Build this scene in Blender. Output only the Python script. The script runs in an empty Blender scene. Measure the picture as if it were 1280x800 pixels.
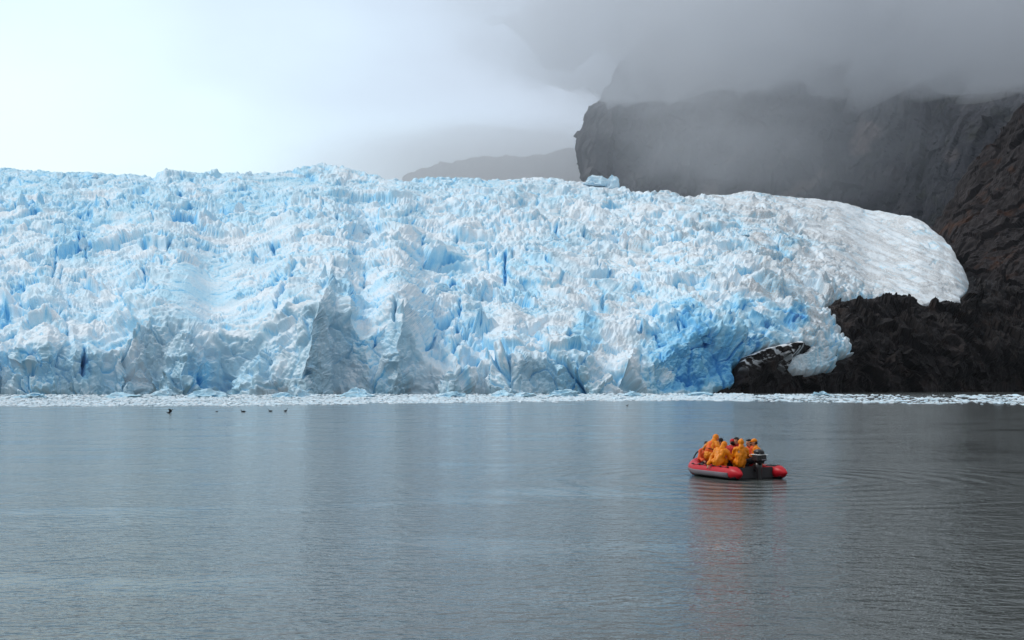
import bpy, bmesh, math, random
import numpy as np
from mathutils import Vector, Matrix

# ------------------------------------------------------------------ camera, sky, sun, exposure
scene = bpy.context.scene
COL = scene.collection
CAM_H, FPX, YH = 3.1, 1500.0, 485.0          # eye height (m), focal length and horizon row in photo pixels
cam_data = bpy.data.cameras.new('camera')
cam = bpy.data.objects.new('camera', cam_data)
COL.objects.link(cam)
cam.location = (0, 0, CAM_H)
cam.rotation_euler = (math.radians(90), 0, 0)
cam_data.sensor_width = 36.0
cam_data.lens = FPX / 1280.0 * 36.0
cam_data.shift_y = (YH - 400.0) / 1280.0
cam_data.clip_start = 0.1
cam_data.clip_end = 60000
scene.camera = cam

SUN_EL, SUN_AZ = math.radians(48), math.radians(-78)   # azimuth from +Y (view axis), negative = to the left
world = bpy.data.worlds.new('World')
scene.world = world
world.use_nodes = True
wn, wl = world.node_tree.nodes, world.node_tree.links
wn.clear()
w_out = wn.new('ShaderNodeOutputWorld')
sky = wn.new('ShaderNodeTexSky'); sky.sky_type = 'NISHITA'; sky.sun_disc = False
sky.sun_elevation = SUN_EL; sky.sun_rotation = SUN_AZ
sky.air_density = 1.5; sky.dust_density = 4.0
bg_sky = wn.new('ShaderNodeBackground'); bg_sky.inputs['Strength'].default_value = 0.1
wl.new(sky.outputs[0], bg_sky.inputs['Color'])
# overcast: brightest low in the direction where the cloud is thin, greyer away from it
tc = wn.new('ShaderNodeTexCoord')
flat = wn.new('ShaderNodeVectorMath'); flat.operation = 'MULTIPLY'; flat.inputs[1].default_value = (1, 1, 1.7)
nrmv = wn.new('ShaderNodeVectorMath'); nrmv.operation = 'NORMALIZE'
wl.new(tc.outputs['Generated'], flat.inputs[0]); wl.new(flat.outputs[0], nrmv.inputs[0])
dot = wn.new('ShaderNodeVectorMath'); dot.operation = 'DOT_PRODUCT'
dot.inputs[1].default_value = Vector((-0.40, 0.90, 0.27)).normalized()
wl.new(nrmv.outputs[0], dot.inputs[0])
acs = wn.new('ShaderNodeMath'); acs.operation = 'ARCCOSINE'; wl.new(dot.outputs['Value'], acs.inputs[0])
nz = wn.new('ShaderNodeTexNoise'); nz.inputs['Scale'].default_value = 2.6; nz.inputs['Detail'].default_value = 5
nz.inputs['Roughness'].default_value = 0.45
mp = wn.new('ShaderNodeMapping'); mp.inputs['Scale'].default_value = (1, 1, 2.6)
wl.new(tc.outputs['Generated'], mp.inputs['Vector']); wl.new(mp.outputs[0], nz.inputs['Vector'])
ma = wn.new('ShaderNodeMath'); ma.operation = 'MULTIPLY_ADD'
ma.inputs[1].default_value = 0.5; ma.inputs[2].default_value = -0.25
wl.new(nz.outputs['Fac'], ma.inputs[0])
ad = wn.new('ShaderNodeMath'); ad.operation = 'ADD'
wl.new(acs.outputs[0], ad.inputs[0]); wl.new(ma.outputs[0], ad.inputs[1])
mr = wn.new('ShaderNodeMapRange'); mr.inputs['From Min'].default_value = 0; mr.inputs['From Max'].default_value = math.pi
wl.new(ad.outputs[0], mr.inputs['Value'])
rp = wn.new('ShaderNodeValToRGB')
rp.color_ramp.interpolation = 'B_SPLINE'
els = rp.color_ramp.elements
stops = [(0.0, (0.88, 1.10, 1.12)), (0.035, (0.86, 1.06, 1.10)), (0.075, (0.74, 0.90, 1.02)), (0.12, (0.63, 0.75, 0.90)), (0.18, (0.55, 0.62, 0.73)), (0.27, (0.49, 0.53, 0.58)), (0.5, (0.49, 0.52, 0.55)), (1.0, (0.51, 0.54, 0.57))]
els[0].position = stops[0][0]; els[0].color = (*stops[0][1], 1)
els[1].position = stops[-1][0]; els[1].color = (*stops[-1][1], 1)
for pos, c in stops[1:-1]:
    e = els.new(pos); e.color = (*c, 1)
wl.new(mr.outputs[0], rp.inputs['Fac'])
bg_cl = wn.new('ShaderNodeBackground'); bg_cl.inputs['Strength'].default_value = 1.0
wl.new(rp.outputs['Color'], bg_cl.inputs['Color'])
mx = wn.new('ShaderNodeMixShader'); mx.inputs['Fac'].default_value = 0.92
wl.new(bg_sky.outputs[0], mx.inputs[1]); wl.new(bg_cl.outputs[0], mx.inputs[2])
wl.new(mx.outputs[0], w_out.inputs['Surface'])

sun_data = bpy.data.lights.new('sun', 'SUN')
sun_data.energy = 1.5; sun_data.angle = math.radians(14); sun_data.color = (1.0, 0.97, 0.93)
sun = bpy.data.objects.new('sun', sun_data); COL.objects.link(sun)
sdir = Vector((math.sin(SUN_AZ) * math.cos(SUN_EL), math.cos(SUN_AZ) * math.cos(SUN_EL), math.sin(SUN_EL)))
sun.rotation_euler = sdir.to_track_quat('Z', 'Y').to_euler()

vs = scene.view_settings
vs.view_transform = 'Standard'; vs.look = 'None'; vs.exposure = 0.2; vs.gamma = 1.0; vs.use_curve_mapping = False
scene.cycles.max_bounces = 8
scene.cycles.diffuse_bounces = 4
scene.cycles.glossy_bounces = 3
scene.cycles.transmission_bounces = 4
scene.cycles.volume_bounces = 3
scene.cycles.caustics_reflective = False
scene.cycles.caustics_refractive = False
scene.cycles.use_denoising = True

# ------------------------------------------------------------------ noise
def _hash(ix, iy, iz, seed):
    h = (ix.astype(np.uint32) * np.uint32(374761393) + iy.astype(np.uint32) * np.uint32(668265263)
         + iz.astype(np.uint32) * np.uint32(2246822519) + np.uint32((seed * 3266489917) & 0xffffffff))
    h ^= h >> np.uint32(15); h *= np.uint32(2246822519)
    h ^= h >> np.uint32(13); h *= np.uint32(3266489917)
    h ^= h >> np.uint32(16)
    return h
_M = np.uint32(1023)
def _r3(h):
    k = np.float32(1 / 1023.0)
    return (h & _M).astype(np.float32) * k, ((h >> np.uint32(10)) & _M).astype(np.float32) * k, ((h >> np.uint32(20)) & _M).astype(np.float32) * k

def gnoise(p, seed=0):
    p = p.astype(np.float32)
    f0 = np.floor(p); i = f0.astype(np.int32); f = p - f0
    u = f * f * f * (f * (f * 6 - 15) + 10)
    out = np.zeros(len(p), np.float32)
    for dx in (0, 1):
        wx = u[:, 0] if dx else 1 - u[:, 0]
        for dy in (0, 1):
            wy = u[:, 1] if dy else 1 - u[:, 1]
            for dz in (0, 1):
                wz = u[:, 2] if dz else 1 - u[:, 2]
                a, b, c = _r3(_hash(i[:, 0] + dx, i[:, 1] + dy, i[:, 2] + dz, seed))
                out += wx * wy * wz * ((a * 2 - 1) * (f[:, 0] - dx) + (b * 2 - 1) * (f[:, 1] - dy) + (c * 2 - 1) * (f[:, 2] - dz))
    return out * 1.5

def fbm(p, seed=0, octaves=4, gain=0.5, lac=2.03, ridged=False):
    out = np.zeros(len(p), np.float32); a = 1.0; q = p.astype(np.float32).copy()
    for o in range(octaves):
        n = gnoise(q, seed + o * 17)
        out += a * ((1 - 2 * np.abs(n)) if ridged else n)
        a *= gain; q = q * lac + 13.7
    return out

def worley(p, seed=0, jit=0.85):
    """F1, F2, three random numbers of the nearest cell, offset from its centre"""
    p = p.astype(np.float32)
    b = np.floor(p - 0.5).astype(np.int32)
    n = len(p)
    f1 = np.full(n, 1e9, np.float32); f2 = np.full(n, 1e9, np.float32)
    hid = np.zeros(n, np.uint32); off = np.zeros((n, 3), np.float32)
    for dx in (0, 1):
        for dy in (0, 1):
            for dz in (0, 1):
                cx, cy, cz = b[:, 0] + dx, b[:, 1] + dy, b[:, 2] + dz
                h = _hash(cx, cy, cz, seed)
                a, bb, c = _r3(h)
                o = np.stack([p[:, 0] - (cx + 0.5 + (a - 0.5) * jit), p[:, 1] - (cy + 0.5 + (bb - 0.5) * jit), p[:, 2] - (cz + 0.5 + (c - 0.5) * jit)], 1)
                d = (o * o).sum(1)
                m = d < f1
                f2 = np.where(m, f1, np.minimum(f2, d))
                f1 = np.where(m, d, f1)
                hid = np.where(m, h, hid)
                off[m] = o[m]
    rnd = _r3(_hash(hid.astype(np.int32), (hid >> np.uint32(7)).astype(np.int32), (hid >> np.uint32(3)).astype(np.int32), seed + 5))
    return np.sqrt(f1), np.sqrt(f2), rnd, off

def facets(p, size, seed, tilt=1.0, squash=(1, 1, 1)):
    """broken-block relief, about -1..1: every cell its own level and its own slope; also the gap to the next cell and a random"""
    q = p / size * np.array(squash, np.float32)
    f1, f2, r, off = worley(q, seed)
    h = (r[0] - 0.5) * 1.2 + tilt * ((r[1] - 0.5) * 2 * off[:, 0] + (r[2] - 0.5) * 2 * off[:, 1] + (r[0] * 7 % 1 - 0.5) * 2 * off[:, 2])
    return h, f2 - f1, (r[1] * 5.3 + r[2]) % 1

def sstep(a, b, x):
    t = np.clip((x - a) / (b - a), 0, 1)
    return t * t * (3 - 2 * t)

def lut(tab, x):
    t = np.array(tab, np.float64)
    return np.interp(x, t[:, 0], t[:, 1])

def smooth_lut(tab, x, r):
    if np.ndim(x) and np.size(x) > 20000:                      # large arrays: smooth the table once, then look it up
        t0, t1 = tab[0][0], tab[-1][0]; xs_ = np.linspace(t0, t1, 3000)
        return np.interp(x, xs_, smooth_lut(tab, xs_, r))
    ks = np.linspace(-1, 1, 13); ws = 1 - np.abs(ks) * 0.9
    return sum(w * lut(tab, x + k * r) for k, w in zip(ks, ws)) / ws.sum()

def P(x, y, d):
    """point at depth d (m along the view axis) whose direction is photo pixel x, y"""
    return np.stack([(x - 640) / FPX * d, d, CAM_H + (YH - y) / FPX * d], -1)

def poly_sd(poly, x, y):
    """signed distance to a polygon, positive inside"""
    pts = np.array(poly, np.float32)
    best = np.full(x.shape, 1e9, np.float32); inside = np.zeros(x.shape, bool)
    n = len(pts)
    for i in range(n):
        (ax, ay), (bx, by) = pts[i], pts[(i + 1) % n]
        ex, ey = bx - ax, by - ay
        t = np.clip(((x - ax) * ex + (y - ay) * ey) / (ex * ex + ey * ey + 1e-9), 0, 1)
        best = np.minimum(best, (x - ax - t * ex) ** 2 + (y - ay - t * ey) ** 2)
        if ay != by:
            inside ^= ((ay > y) != (by > y)) & (x < (bx - ax) * (y - ay) / (by - ay) + ax)
    return np.where(inside, 1, -1) * np.sqrt(best)

# ------------------------------------------------------------------ object and material helpers
def grid_faces(ny, nx):
    i = np.arange((ny - 1) * (nx - 1)); r, c = i // (nx - 1), i % (nx - 1)
    a = r * nx + c
    return np.stack([a, a + 1, a + nx + 1, a + nx], 1)

def np_mesh(name, verts, faces, attrs=None, smooth=False):
    me = bpy.data.meshes.new(name)
    verts = np.asarray(verts, np.float32); faces = np.asarray(faces, np.int32)
    k = faces.shape[1]
    me.vertices.add(len(verts)); me.vertices.foreach_set('co', verts.ravel())
    me.loops.add(faces.size); me.loops.foreach_set('vertex_index', faces.ravel())
    me.polygons.add(len(faces))
    me.polygons.foreach_set('loop_start', np.arange(0, faces.size, k, dtype=np.int32))
    me.polygons.foreach_set('loop_total', np.full(len(faces), k, np.int32))
    me.polygons.foreach_set('use_smooth', np.full(len(faces), smooth, bool))
    for an, av in (attrs or {}).items():
        ca = me.color_attributes.new(an, 'FLOAT_COLOR', 'POINT')
        full = np.ones((len(verts), 4), np.float32); full[:, :av.shape[1]] = av
        ca.data.foreach_set('color', full.ravel())
    me.update(); me.validate()
    return me

def link(name, me, mat=None, parent=None):
    o = bpy.data.objects.new(name, me); COL.objects.link(o)
    if mat is not None and me is not None and not me.materials:
        me.materials.append(mat)
    if parent is not None:
        o.parent = parent
    return o

def tag(o, label=None, cat=None, group=None, kind=None):
    if label: o['label'] = label
    if cat: o['category'] = cat
    if group: o['group'] = group
    if kind: o['kind'] = kind
    return o

def empty(name, loc=(0, 0, 0), rz=0.0):
    o = bpy.data.objects.new(name, None); COL.objects.link(o)
    o.location = loc; o.rotation_euler = (0, 0, rz); o.empty_display_size = 0.3
    return o

def new_mat(name):
    m = bpy.data.materials.new(name); m.use_nodes = True
    nt = m.node_tree; b = nt.nodes['Principled BSDF']
    return m, nt, b

def N(nt, kind, **kw):
    n = nt.nodes.new(kind)
    for k, v in kw.items():
        if k in n.inputs.keys() if hasattr(n.inputs, 'keys') else False:
            n.inputs[k].default_value = v
        else:
            setattr(n, k, v)
    return n

def mixrgb(nt, fac, a, b):
    m = nt.nodes.new('ShaderNodeMix'); m.data_type = 'RGBA'
    for sock, v in ((m.inputs[0], fac), (m.inputs[6], a), (m.inputs[7], b)):
        if hasattr(v, 'is_output'):
            nt.links.new(v, sock)
        elif isinstance(v, (int, float)):
            sock.default_value = v
        else:
            sock.default_value = (*v, 1)
    return m.outputs[2]

def noise_node(nt, scale, detail=4, rough=0.55, vec=None, coord='Object'):
    n = nt.nodes.new('ShaderNodeTexNoise')
    n.inputs['Scale'].default_value = scale; n.inputs['Detail'].default_value = detail; n.inputs['Roughness'].default_value = rough
    if vec is None:
        t = nt.nodes.new('ShaderNodeTexCoord'); vec = t.outputs[coord]
    nt.links.new(vec, n.inputs['Vector'])
    return n.outputs['Fac']

def ramp(nt, val, stops):
    r = nt.nodes.new('ShaderNodeValToRGB'); e = r.color_ramp.elements
    e[0].position, e[1].position = stops[0][0], stops[-1][0]
    c = lambda v: (v, v, v, 1) if isinstance(v, (int, float)) else (*v, 1)
    e[0].color, e[1].color = c(stops[0][1]), c(stops[-1][1])
    for p_, v in stops[1:-1]:
        k = e.new(p_); k.color = c(v)
    nt.links.new(val, r.inputs['Fac'])
    return r.outputs['Color']

def bump(nt, b, height, dist, strength=1.0):
    n = nt.nodes.new('ShaderNodeBump'); n.inputs['Distance'].default_value = dist; n.inputs['Strength'].default_value = strength
    nt.links.new(height, n.inputs['Height']); nt.links.new(n.outputs[0], b.inputs['Normal'])
    return n

def plain(name, col, rough=0.6, var=0.15, scale=8.0, spec=0.3):
    m, nt, b = new_mat(name)
    f = noise_node(nt, scale, 4, 0.6)
    lo = tuple(c * (1 - var) for c in col); hi = tuple(min(1, c * (1 + var)) for c in col)
    nt.links.new(mixrgb(nt, f, lo, hi), b.inputs['Base Color'])
    b.inputs['Roughness'].default_value = rough
    b.inputs['Specular IOR Level'].default_value = spec
    return m

# ------------------------------------------------------------------ materials of the setting
def make_ice():
    m, nt, b = new_mat('glacier_ice')
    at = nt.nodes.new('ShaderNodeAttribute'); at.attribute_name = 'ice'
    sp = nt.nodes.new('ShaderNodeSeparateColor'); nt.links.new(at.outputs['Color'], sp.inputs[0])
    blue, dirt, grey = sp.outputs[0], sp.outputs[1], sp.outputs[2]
    n1 = noise_node(nt, 0.30, 6, 0.65)
    n2 = noise_node(nt, 0.9, 5, 0.7)
    # blue index with fine breakup
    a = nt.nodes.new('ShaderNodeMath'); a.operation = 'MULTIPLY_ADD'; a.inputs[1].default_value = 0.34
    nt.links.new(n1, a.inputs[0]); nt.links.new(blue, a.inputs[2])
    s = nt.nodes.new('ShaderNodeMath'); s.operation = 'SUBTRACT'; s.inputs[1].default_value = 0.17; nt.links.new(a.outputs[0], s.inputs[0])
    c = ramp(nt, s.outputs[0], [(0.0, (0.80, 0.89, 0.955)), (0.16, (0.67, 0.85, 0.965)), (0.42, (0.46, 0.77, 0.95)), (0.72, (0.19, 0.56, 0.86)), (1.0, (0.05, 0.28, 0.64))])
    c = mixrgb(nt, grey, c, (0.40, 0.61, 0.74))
    d = nt.nodes.new('ShaderNodeMath'); d.operation = 'MULTIPLY'; nt.links.new(dirt, d.inputs[0])
    nt.links.new(ramp(nt, n2, [(0.40, 0.15), (0.68, 1.0)]), d.inputs[1])
    c = mixrgb(nt, d.outputs[0], c, (0.40, 0.36, 0.33))
    nt.links.new(c, b.inputs['Base Color'])
    b.inputs['Roughness'].default_value = 0.55
    b.inputs['Specular IOR Level'].default_value = 0.25
    bump(nt, b, n2, 0.5, 0.6)
    return m

def make_rock(name, c0, c1, c2, moss=None, scale=0.05, snow=False, bumpd=1.2, gloss=0.3, scar=None, spread=(0.3, 0.52, 0.72)):
    m, nt, b = new_mat(name)
    n1 = noise_node(nt, scale, 8, 0.62)
    n2 = noise_node(nt, scale * 6, 6, 0.65)
    c = ramp(nt, n1, [(spread[0], c0), (spread[1], c1), (spread[2], c2)])
    c = mixrgb(nt, ramp(nt, n2, [(0.35, 0.0), (0.7, 0.6)]), c, tuple(v * 1.7 for v in c1))
    if moss:
        c = mixrgb(nt, ramp(nt, noise_node(nt, scale * 1.6, 5, 0.6), [(0.56, 0.0), (0.68, 0.8)]), c, moss)
    if scar:
        at = nt.nodes.new('ShaderNodeAttribute'); at.attribute_name = 'ice'
        sp = nt.nodes.new('ShaderNodeSeparateColor'); nt.links.new(at.outputs['Color'], sp.inputs[0])
        c = mixrgb(nt, sp.outputs[0], c, scar)
    if snow:
        at = nt.nodes.new('ShaderNodeAttribute'); at.attribute_name = 'ice'
        sp = nt.nodes.new('ShaderNodeSeparateColor'); nt.links.new(at.outputs['Color'], sp.inputs[0])
        c = mixrgb(nt, sp.outputs[0], c, (0.80, 0.85, 0.90))
    nt.links.new(c, b.inputs['Base Color'])
    b.inputs['Roughness'].default_value = 0.62; b.inputs['Specular IOR Level'].default_value = gloss
    bump(nt, b, n2, bumpd, 0.8)
    return m

def make_water():
    m, nt, b = new_mat('fjord_water')
    t = nt.nodes.new('ShaderNodeTexCoord')
    def mapped(sx, sy, rot=0.0):
        k = nt.nodes.new('ShaderNodeMapping'); k.inputs['Scale'].default_value = (sx, sy, 1); k.inputs['Rotation'].default_value = (0, 0, rot)
        nt.links.new(t.outputs['Object'], k.inputs['Vector']); return k.outputs[0]
    fine = noise_node(nt, 1.0, 3, 0.55, mapped(2.6, 3.6, 0.12))
    mid = noise_node(nt, 1.0, 3, 0.5, mapped(0.6, 0.85, -0.2))
    slick = noise_node(nt, 1.0, 4, 0.55, mapped(0.10, 0.24, 0.05))
    h = nt.nodes.new('ShaderNodeMath'); h.operation = 'MULTIPLY_ADD'; h.inputs[1].default_value = 1.1
    nt.links.new(mid, h.inputs[0]); nt.links.new(fine, h.inputs[2])
    sub = nt.nodes.new('ShaderNodeVectorMath'); sub.operation = 'SUBTRACT'; sub.inputs[1].default_value = (8.0, 40.6, 0)
    nt.links.new(t.outputs['Object'], sub.inputs[0])
    ln = nt.nodes.new('ShaderNodeVectorMath'); ln.operation = 'LENGTH'; nt.links.new(sub.outputs[0], ln.inputs[0])
    wob = nt.nodes.new('ShaderNodeMath'); wob.operation = 'MULTIPLY_ADD'; wob.inputs[1].default_value = 1.4
    nt.links.new(noise_node(nt, 0.35, 2, 0.5, t.outputs['Object']), wob.inputs[0]); nt.links.new(ln.outputs['Value'], wob.inputs[2])
    fq = nt.nodes.new('ShaderNodeMath'); fq.operation = 'MULTIPLY'; fq.inputs[1].default_value = 5.2; nt.links.new(wob.outputs[0], fq.inputs[0])
    sn = nt.nodes.new('ShaderNodeMath'); sn.operation = 'SINE'; nt.links.new(fq.outputs[0], sn.inputs[0])
    fo = nt.nodes.new('ShaderNodeMapRange'); fo.inputs['From Min'].default_value = 2.0; fo.inputs['From Max'].default_value = 15.0; fo.inputs['To Min'].default_value = 0.45; fo.inputs['To Max'].default_value = 0.0
    nt.links.new(ln.outputs['Value'], fo.inputs['Value'])
    rg = nt.nodes.new('ShaderNodeMath'); rg.operation = 'MULTIPLY'; nt.links.new(sn.outputs[0], rg.inputs[0]); nt.links.new(fo.outputs[0], rg.inputs[1])
    hs = nt.nodes.new('ShaderNodeMath'); hs.operation = 'ADD'; nt.links.new(h.outputs[0], hs.inputs[0]); nt.links.new(rg.outputs[0], hs.inputs[1]); h = hs
    b.inputs['Base Color'].default_value = (0.082, 0.094, 0.092, 1)
    b.inputs['IOR'].default_value = 1.333; b.inputs['Specular Tint'].default_value = (0.94, 0.98, 0.96, 1)
    nt.links.new(ramp(nt, slick, [(0.36, 0.04), (0.52, 0.14)]), b.inputs['Roughness'])
    bp = bump(nt, b, h.outputs[0], 0.055, 1.0)
    nt.links.new(ramp(nt, slick, [(0.34, 0.45), (0.46, 1.0)]), bp.inputs['Strength'])
    return m

ICE = make_ice()
ROCK = make_rock('shore_rock', (0.003, 0.0025, 0.003), (0.009, 0.007, 0.0075), (0.055, 0.042, 0.040), moss=(0.018, 0.009, 0.006), scale=0.035, snow=True, gloss=0.2, spread=(0.42, 0.56, 0.74))
HILL = make_rock('hillside_rock', (0.006, 0.005, 0.0058), (0.014, 0.0115, 0.0125), (0.036, 0.029, 0.030), moss=(0.050, 0.018, 0.006), scale=0.02, gloss=0.12)
CLIFF = make_rock('cliff_rock', (0.020, 0.022, 0.027), (0.040, 0.042, 0.050), (0.100, 0.094, 0.098), moss=(0.042, 0.046, 0.038), scale=0.012, bumpd=3.0, gloss=0.05, scar=(0.24, 0.20, 0.19))
WATER = make_water()

# ------------------------------------------------------------------ water
wx = np.array([-5000, -400, -60, -20, 0, 20, 60, 400, 5000.0]); wy = np.array([-300, 0, 12, 40, 90, 250, 700, 2000, 7000.0])
gx, gy = np.meshgrid(wx, wy)
water = link('fjord_water', np_mesh('fjord_water', np.stack([gx.ravel(), gy.ravel(), 0 * gx.ravel()], 1), grid_faces(len(wy), len(wx))), WATER)
tag(water, kind='structure')

# ------------------------------------------------------------------ common smooth ground under ice and shore rock, seen as depth over photo direction
TOP = [(-400, 212), (-100, 214), (0, 214), (60, 215), (150, 218), (230, 218), (330, 216), (400, 214), (450, 218), (500, 221), (560, 220), (650, 224), (700, 228),
       (780, 236), (830, 240), (900, 245), (960, 250), (1000, 252), (1060, 259), (1110, 266), (1150, 277), (1172, 291), (1190, 312), (1205, 338), (1214, 366), (1224, 374), (1300, 374), (1500, 360)]
D0 = [(-400, 590), (0, 600), (300, 620), (640, 645), (820, 680), (930, 740), (1000, 790), (1100, 850), (1280, 930), (1500, 960)]
EXT = [(-400, 640), (600, 620), (800, 560), (1000, 460), (1100, 400), (1180, 260), (1220, 110), (1500, 110)]
# bluffs: ridge x and top y in photo pixels, foot y, half widths left / right, how far they stand out (m), drift of the ridge line per pixel down
BLUFFS = [(412, 330, 495, 110, 40, 50, -0.22), (505, 372, 495, 60, 26, 20, -0.10), (236, 395, 495, 55, 40, 16, -0.10), (92, 415, 495, 40, 28, 14, 0.0),
          (152, 430, 495, 30, 26, 10, 0), (330, 425, 495, 45, 30, 12, -0.2), (592, 352, 470, 40, 30, 16, -0.2), (725, 398, 470, 50, 40, 14, 0.2), (650, 452, 495, 50, 40, 10, 0.1),
          (30, 430, 495, 30, 30, 10, 0), (-40, 400, 495, 50, 40, 16, 0), (-120, 380, 495, 50, 50, 16, 0), (560, 450, 495, 30, 30, 9, 0), (790, 430, 495, 60, 26, 18, -0.1),
          (640, 330, 400, 30, 20, 12, 0.0), (360, 330, 400, 24, 16, 8, -0.3), (460, 300, 370, 26, 20, 8, 0), (60, 310, 380, 40, 24, 12, 0), (110, 320, 390, 20, 20, 8, 0)]
CLIFF_TOP = [(-400, 420), (-100, 415), (0, 436), (60, 420), (130, 440), (178, 388), (240, 385), (262, 430), (335, 412), (370, 365), (400, 336), (430, 336), (446, 440), (488, 374), (514, 388), (532, 462), (600, 458), (640, 446),
            (700, 440), (760, 462), (815, 455), (880, 400), (1000, 420), (1100, 430), (1500, 430)]
def waterline(x):
    return YH + CAM_H * FPX / lut(D0, x)

def base_depth(x, y):
    yw, yt = waterline(x), smooth_lut(TOP, x, 6)
    s = np.clip((yw - y) / (yw - yt), -0.1, 1.0)
    s0 = (yw - smooth_lut(CLIFF_TOP, x, 26)) / (yw - yt) * 0.85; s0 = np.minimum(s0, 0.36)
    g = np.clip((s - s0) / (1 - s0), 0, 1) ** 1.4
    d = smooth_lut(D0, x, 30) + 34 * s + smooth_lut(EXT, x, 30) * g
    pq = np.stack([x.ravel() / 30, y.ravel() / 30, 0 * x.ravel()], 1)
    wx_ = (7 * fbm(pq, 41, 3, 0.42)).reshape(x.shape); wy_ = (7 * fbm(pq, 43, 3, 0.42)).reshape(x.shape)
    x, y = x + wx_, y + wy_
    for xa, ya, yb, w0, w1, out, dr in BLUFFS:
        k = np.clip((y - ya) / max(1.0, yb - ya), 0, 1)
        xr = xa + dr * (y - ya)
        wl_, wr_ = 4 + (w0 - 4) * k, 4 + (w1 - 4) * k
        t = np.where(x < xr, 1 - (xr - x) / wl_, 1 - (x - xr) / wr_)
        t = np.clip(t, 0, 1) * sstep(ya - 3, ya + 8, y) * (0.35 + 0.65 * (1 - (1 - k) ** 2))
        d = d - out * t
    # hollow of clear blue ice, and the smooth chute
    e = np.sqrt(((x - 866) / 70) ** 2 + ((y - 450) / 60) ** 2)
    d = d + 14 * sstep(1.05, 0.3, e)
    e = np.sqrt(((x - 905) / 60) ** 2 + ((y - 388) / 22) ** 2)
    d = d + 16 * sstep(1.0, 0.4, e)
    e = np.sqrt(((x - 250) / 70) ** 2 + ((y - 370) / 60) ** 2)
    d = d + 14 * sstep(1.1, 0.1, e)
    return d

ICE_POLY = [(-600, 640), (884, 640), (890, 491), (914, 489), (918, 474), (916, 461), (930, 446), (952, 437), (1001, 429), (1017, 434), (1000, 442), (983, 449), (981, 464), (985, 472),
            (1000, 472), (1014, 470), (1040, 465), (1041, 453), (1057, 448), (1070, 442), (1063, 420), (1053, 406), (1031, 384), (1048, 378), (1063, 379), (1085, 377), (1113, 370),
            (1132, 373), (1152, 383), (1201, 381), (1203, 372), (1213, 362), (1216, 100), (-600, 100)]

def surface_frame(ny, nx, pos):
    g = pos.reshape(ny, nx, 3)
    du = np.gradient(g, axis=1); dv = np.gradient(g, axis=0)
    n = np.cross(du, dv); n /= np.linalg.norm(n, axis=2, keepdims=True) + 1e-9
    flip = (n[..., 1] > 0) & (np.abs(n[..., 2]) < 0.9)
    n = np.where((n[..., 2:3] < 0) & ~flip[..., None], -n, n)
    n = np.where((n[..., 1:2] > 0) & (n[..., 2:3] < 0.2), -n, n)
    return n.reshape(-1, 3)

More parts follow.
